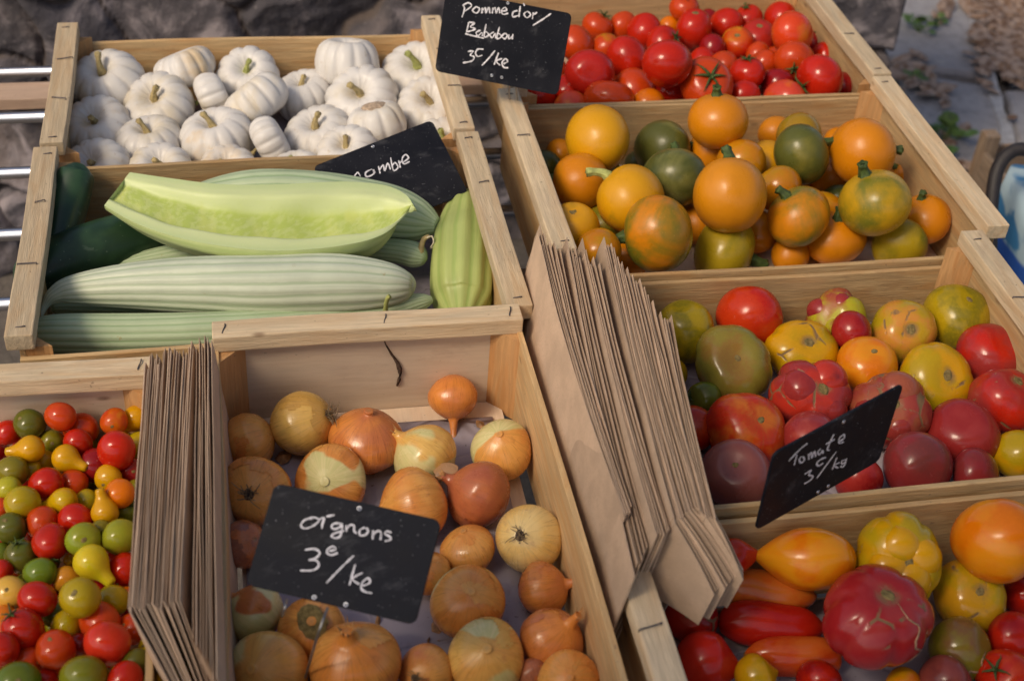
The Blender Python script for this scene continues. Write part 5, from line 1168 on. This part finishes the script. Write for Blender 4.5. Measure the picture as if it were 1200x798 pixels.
slate('black slate with half hidden chalk letters, stuck in behind the cucumbers', [(366, 196), (506, 140), (549, 226), (410, 282)], 1.955, CUC, [(405, 508)], 1.5, (300, 0, 2.955), .0012, spikes=[[(470, 250), tuple(at(478, 300, .78))]])
TOM = [[(830, 397), (790, 428), (720, 500)], [(768, 462), (752, 524)], [(796, 472), (782, 492), (794, 510), (812, 492), (802, 472)], [(836, 456), (838, 492)], [(838, 474), (852, 450), (856, 480), (870, 444), (878, 474)], [(908, 428), (890, 446), (900, 462), (918, 438), (920, 456)], [(985, 342), (962, 390), (946, 432), (960, 436)], [(936, 402), (990, 372)], [(1012, 388), (1044, 366), (1042, 346), (1018, 364), (1014, 394), (1042, 388)],
       [(812, 578), (850, 555), (838, 580), (862, 588), (846, 612), (810, 633)], [(938, 478), (904, 492), (884, 514), (896, 527), (922, 512)], [(998, 445), (940, 524), (884, 600)], [(1002, 478), (974, 550)], [(1018, 508), (985, 526), (1010, 540)], [(1050, 492), (1030, 500), (1032, 516), (1050, 506), (1056, 488), (1050, 516), (1036, 534), (1022, 530)]]
slate('tilted black slate with thin chalk writing, stuck among the large knobbly tomatoes', [(905, 533), (1060, 450), (1030, 540), (888, 621)], 1.42, TOM, [(1040, 270), (950, 645), (890, 680)], 1.5, (780, 440, 4.986), .00115, spikes=[[(955, 570), tuple(at(962, 590, .79))]])

# ------------------------------------------------------------------ kraft paper bags
KRAFT = m_paper((.50, .355, .25), 'kraft')
def bag(A, B, down, h, label, group, flap=None, mid=None, th=.0028, bow=.0):
    """flat folded bag standing on its long side: A far top corner, B near top corner; flap: vector of its folded base beyond the near end"""
    A, B, down = map(np.array, (A, B, down)); down = nrm(down); n, m = 16, 9
    L = B-A; side = nrm(np.cross(L, down)); V = []; Fc = []
    f1, f2 = random.uniform(0, 6), random.uniform(-1, 1)
    rows = []
    for i in range(n):
        t = i/(n-1); p = A+L*t
        if mid is not None: p = p+np.array(mid)*math.sin(math.pi*t)
        rows.append((p, t))
    cut = random.uniform(-.012, .012)
    for sgn in (-.5, .5):
        for p, t in rows:
            for j in range(m):
                s_ = j/(m-1); off = side*sgn*th*(.35 if j == 0 else 1.0)*(1+.3*math.sin(5*t+f1)) + side*(bow*math.sin(math.pi*t)*s_ + .0025*f2*math.sin(4*t+f1)*s_ + .004*noise.noise(Vector((t*3.0, s_*1.5, f1*9)))*(.35+s_)) + np.array([0, 0, .003])*noise.noise(Vector((t*4, 0, f1*5)))
                x = p + down*h*s_ + off
                if t == 0: x = x - nrm(L)*(cut*s_*.6 + .0025*(j % 2))     # uneven, pinked mouth
                V.append(x)
    N = n*m
    for i in range(n-1):
        for j in range(m-1):
            a = i*m+j; Fc.append((a, a+1, a+m+1, a+m)); a += N; Fc.append((a, a+m, a+m+1, a+1))
    for i in range(n-1):
        Fc.append((i*m, (i+1)*m, N+(i+1)*m, N+i*m)); Fc.append((i*m+m-1, N+i*m+m-1, N+(i+1)*m+m-1, (i+1)*m+m-1))
    for j in range(m-1):
        Fc.append((j, N+j, N+j+1, j+1)); q = (n-1)*m+j; Fc.append((q, q+1, N+q+1, N+q))
    if flap is not None:                                             # folded rectangular base, turned away from the body
        fl_ = np.array(flap); b = len(V); k = 6; hh = h*.62
        e0 = B; 
        for sgn in (-.5, .5):
            for i in range(k):
                s_ = i/(k-1); q = e0 + fl_*s_ + np.array([0, 0, -.012*s_*s_]); fn = nrm(np.cross(fl_, down))
                for j in range(3):
                    V.append(q + down*hh*(j/2)*(1-.55*s_) + fn*sgn*.0009)
        M_ = k*3
        for i in range(k-1):
            for j in range(2):
                a = b+i*3+j; Fc.append((a, a+1, a+4, a+3)); a += M_; Fc.append((a, a+3, a+4, a+1))
        for i in range(k-1):
            Fc.append((b+i*3, b+i*3+3, b+M_+i*3+3, b+M_+i*3)); Fc.append((b+i*3+2, b+M_+i*3+2, b+M_+i*3+5, b+i*3+5))
        for j in range(2):
            q = b+(k-1)*3+j; Fc.append((q, q+1, b+M_+(k-1)*3+j+1, b+M_+(k-1)*3+j)); Fc.append((b+j, b+M_+j, b+M_+j+1, b+j+1))
    c = (A+B)/2; V = [v-c for v in V]
    me = mesh('paper_bag', V, Fc, False); bmx = bmesh.new(); bmx.from_mesh(me); bmesh.ops.recalc_face_normals(bmx, faces=bmx.faces); bmx.to_mesh(me); bmx.free()
    o = link('paper_bag', me, KRAFT); o.location = c.tolist(); tag(o, label, 'paper bag', group); return o
def bundle(cl, label, group, zt):
    for F0, F1, N0, N1, cnt, z0, z1, dn, h, flap, mid in cl:
        for i in range(cnt):
            t = i/max(1, cnt-1); j = random.uniform(-1, 1)
            f = (F0[0]+(F1[0]-F0[0])*t+j*1.6, F0[1]+(F1[1]-F0[1])*t+random.uniform(-12, 8)); nn = (N0[0]+(N1[0]-N0[0])*t, N0[1]+(N1[1]-N0[1])*t+random.uniform(-6, 5))
            fv = None
            if flap: fv = np.array(flap[0])*(1-t)+np.array(flap[1])*t
            bag(at(*f, z0), at(*nn, z1), dn, h, label if not isinstance(label, dict) else label[cnt], group, fv, mid, th=random.uniform(.0011, .0026), bow=random.uniform(-.006, .006))
ZT = .955
bundle([
 ((630, 272), (656, 300), (731, 604), (740, 598), 11, ZT, ZT-.01, (-.17, 0, -1), .17, None, (-.006, 0, 0)),
 ((664, 286), (678, 300), (744, 672), (762, 636), 7, ZT, ZT-.02, (-.17, 0, -1), .17, None, (-.004, 0, .002)),
 ((682, 290), (702, 318), (770, 632), (784, 616), 8, ZT, ZT-.005, (-.20, 0, -1), .17, None, (-.004, 0, 0)),
 ((708, 286), (742, 332), (790, 612), (812, 598), 14, ZT, ZT, (-.22, 0, -1), .16, ((.030, -.055, -.035), (.040, -.052, -.030)), (-.003, 0, 0)),
 ((745, 332), (788, 378), (816, 597), (838, 604), 10, ZT, ZT, (-.24, 0, -1), .15, ((.040, -.050, -.03), (.022, -.045, -.03)), (-.002, 0, 0))],
 'kraft paper bag in the fanned bundle between the onions and knobbly tomatoes', 'kraft bags in the fanned right bundle', ZT)
bundle([
 ((171, 427), (226, 408), (150, 714), (210, 706), 23, .935, .93, (.18, .0, -1), .16, ((.040, -.070, -.03), (.030, -.085, -.05)), (0, 0, 0)),
 ((230, 405), (247, 396), (226, 745), (254, 800), 8, .94, .925, (.10, .0, -1), .16, None, (0, 0, 0))],
 'kraft paper bag in the upright bundle between the cherry tomatoes and onions', 'kraft bags in the upright left bundle', .94)

# ------------------------------------------------------------------ things on the paving at the right
def bg_crate():
    z1 = .36; p = at(1150, 152, z1); q = at(1252, 118, z1); x0, y0 = p[0], p[1]
    c = empty('ground_crate', (x0+.3, y0, 0), 'weathered brown crate standing on the paving behind the stall', 'crate')
    x1, ya, yb = x0+.62, y0-.40, y0
    for (a, b) in ((x0, ya), (x0, yb-.035), (x1-.035, ya), (x1-.035, yb-.035)): plank('corner_post', (a, b, .03), (a+.035, b+.035, z1), W_GREY, c)
    for k in range(2):
        za = .05+k*.15; zb = za+.12
        plank('board', (x0+.0355, yb-.012, za), (x1-.0355, yb, zb), W_GREY, c); plank('board', (x0+.0355, ya, za), (x1-.0355, ya+.012, zb), W_GREY, c)
        plank('board', (x0, ya+.0355, za), (x0+.012, yb-.0355, zb), W_GREY, c); plank('board', (x1-.012, ya+.0355, za), (x1, yb-.0355, zb), W_GREY, c)
    plank('floor_panel', (x0+.012, ya+.012, .04), (x1-.012, yb-.012, .048), W_GREY, c, 0)
bg_crate()
def shop_bag():
    base = at(1250, 240, .55); d = depth(base)
    root = empty('shopping_trolley', (base[0]+.06, base[1], 0), 'blue and white shopping trolley bag with a black hoop handle beside the stall', 'shopping trolley')
    off = np.array(root.location)
    # soft tall bag body
    V, Fc = [], []; n, m = 26, 12; W_, D_ = .17, .13
    for j in range(m):
        t = j/(m-1); z = .07+.50*t; k = .92+.10*math.sin(math.pi*t)
        for i in range(n):
            a = 2*math.pi*i/n; c_, s_ = math.cos(a), math.sin(a); e = .45
            x = W_*k*math.copysign(abs(c_)**e, c_); y = D_*k*math.copysign(abs(s_)**e, s_); w2 = .006*math.sin(7*t+3*a); V.append((x+w2, y+w2, z+.006*math.sin(3*a)*t))
    for j in range(m-1):
        for i in range(n): Fc.append((j*n+i, j*n+(i+1) % n, (j+1)*n+(i+1) % n, (j+1)*n+i))
    V.append((0, 0, .60)); V.append((0, 0, .06))
    for i in range(n): Fc.append(((m-1)*n+i, (m-1)*n+(i+1) % n, len(V)-2)); Fc.append(((i+1) % n, i, len(V)-1))
    s = NT('blue_cloth'); v = s.coord(rnd=False); q = s.noise(v, 11, 3, .5, .6); c = s.mix(s.ramp(q, .46, .56), (.035, .19, .42), (.38, .52, .62)); sx = s.node('ShaderNodeSeparateXYZ'); s.ln(v, sx.inputs[0])
    c = s.mix(s.ramp(sx.outputs[2], .475, .465), c, (.015, .09, .42)); s.base(c); s.rough(.6); s.bump(s.noise(v, 300, 2), .2, .001)
    link('bag_body', mesh('bag_body', V, Fc), s.m, root)
    blk = m_simple('black_foam', (.022, .018, .020), .6, 0, .2, 100, .2)
    P0 = [at_d(1150, 420, d-.12), at_d(1160, 300, d-.12), at_d(1162, 240, d-.12), at_d(1170, 196, d-.12), at_d(1190, 176, d-.12), at_d(1215, 182, d-.12), at_d(1235, 215, d-.12), at_d(1238, 300, d-.12), at_d(1238, 420, d-.12)]
    Q = catmull([p-off for p in P0], 44); v, f, _ = tube_data(Q, [.0125]*44, 12); link('handle', mesh('handle', v, f), blk, root)
    for x in (-.14, .14):
        bm_ = bmesh.new(); bmesh.ops.create_cone(bm_, cap_ends=True, segments=28, radius1=.07, radius2=.07, depth=.03); me = bm_mesh('wheel', bm_); o = link('wheel', me, blk, root); o.rotation_euler = (0, math.pi/2, 0); o.location = (x+.04*np.sign(x), .06, .072)
shop_bag()
# weeds and fallen leaves
LEAF_G = m_simple('weed_leaf', (.075, .14, .02), .5, 0, .35, 60, .2)
def weed(p, s, label, n=12):
    parts = []
    for k in range(n):
        a = random.uniform(0, 6.28); el = random.uniform(.3, 1.2); L = s*random.uniform(.5, 1.0); d = np.array([math.cos(a)*math.cos(el), math.sin(a)*math.cos(el), math.sin(el)]); sd = np.array([-math.sin(a), math.cos(a), 0])
        b = d*L*.45; t = d*L; dr = np.array([0, 0, -L*.18]); w_ = L*.22
        V = [b, b+(t-b)*.35+sd*w_, b+(t-b)*.75+sd*w_*.7+dr*.5, t+dr, b+(t-b)*.75-sd*w_*.7+dr*.5, b+(t-b)*.35-sd*w_, b+(t-b)*.5+np.array([0, 0, L*.05])]
        parts.append((V, [(0, 1, 6), (1, 2, 6), (2, 3, 6), (3, 4, 6), (4, 5, 6), (5, 0, 6)]))
        v, f, _ = tube_data([np.zeros(3), b*.6, b], [.0016*s/.1, .0013*s/.1, .001*s/.1], 5); parts.append((v, f))
    v, f = merge(parts); o = link('weed', mesh('weed', v, f), LEAF_G); o.location = p.tolist(); tag(o, label, 'plant', 'weeds between the paving stones')
weed(at(1112, 158, .06), .11, 'bright green weed right beside the courgette crate', 14)
for o_ in [o for o in COL.objects if o.name.startswith('weed')]: o_.location.z = .03
weed(at(1070, 98, .03), .07, 'small weed at the edge of the dark paving joint')
weed(at(1076, 38, .03), .09, 'larger of the two weeds growing far up the paving', 10); weed(at(1098, 32, .03), .08, 'smaller of the two weeds growing far up the paving', 8)
def litter():
    parts = []; spots = []
    for k in range(260):
        u = random.gauss(1178, 24); v = random.gauss(48, 26); 
        if u < 1128 + v*.25 or v > 130: continue
        spots.append((u, v))
    for k in range(16): spots.append((random.gauss(1072, 18), random.gauss(92, 12)))
    for k in range(30): spots.append((random.uniform(1040, 1190), random.uniform(-20, 220)))
    for u, v in spots:
        p = at(u, v, .034); a = random.uniform(0, 6.28); L = random.uniform(.025, .055); ex = np.array([math.cos(a), math.sin(a), random.uniform(-.15, .3)]); ey = np.array([-math.sin(a), math.cos(a), random.uniform(-.2, .3)])
        V = [p-ex*L, p-ex*L*.3+ey*L*.5, p+ex*L*.5+ey*L*.42, p+ex*L, p+ex*L*.5-ey*L*.4, p-ex*L*.3-ey*L*.5, p+np.array([0, 0, L*.25])]
        V = [x+np.array([0, 0, .012]) for x in V]; parts.append((V, [(0, 1, 6), (1, 2, 6), (2, 3, 6), (3, 4, 6), (4, 5, 6), (5, 0, 6)]))
    v, f = merge(parts); s = NT('dead_leaves'); vv = s.coord(rnd=False); n = s.noise(vv, 16, 2); q = s.noise(vv, 40, 2)
    s.base(s.mix(s.ramp(q, .35, .65), s.mix(s.ramp(n, .35, .65), (.10, .045, .02), (.22, .12, .065)), (.33, .24, .19))); s.rough(.7)
    o = link('fallen_leaves', mesh('fallen_leaves', v, f, False), s.m); tag(o, 'dry brown leaves scattered over the paving', 'leaves', None, 'stuff')
litter()
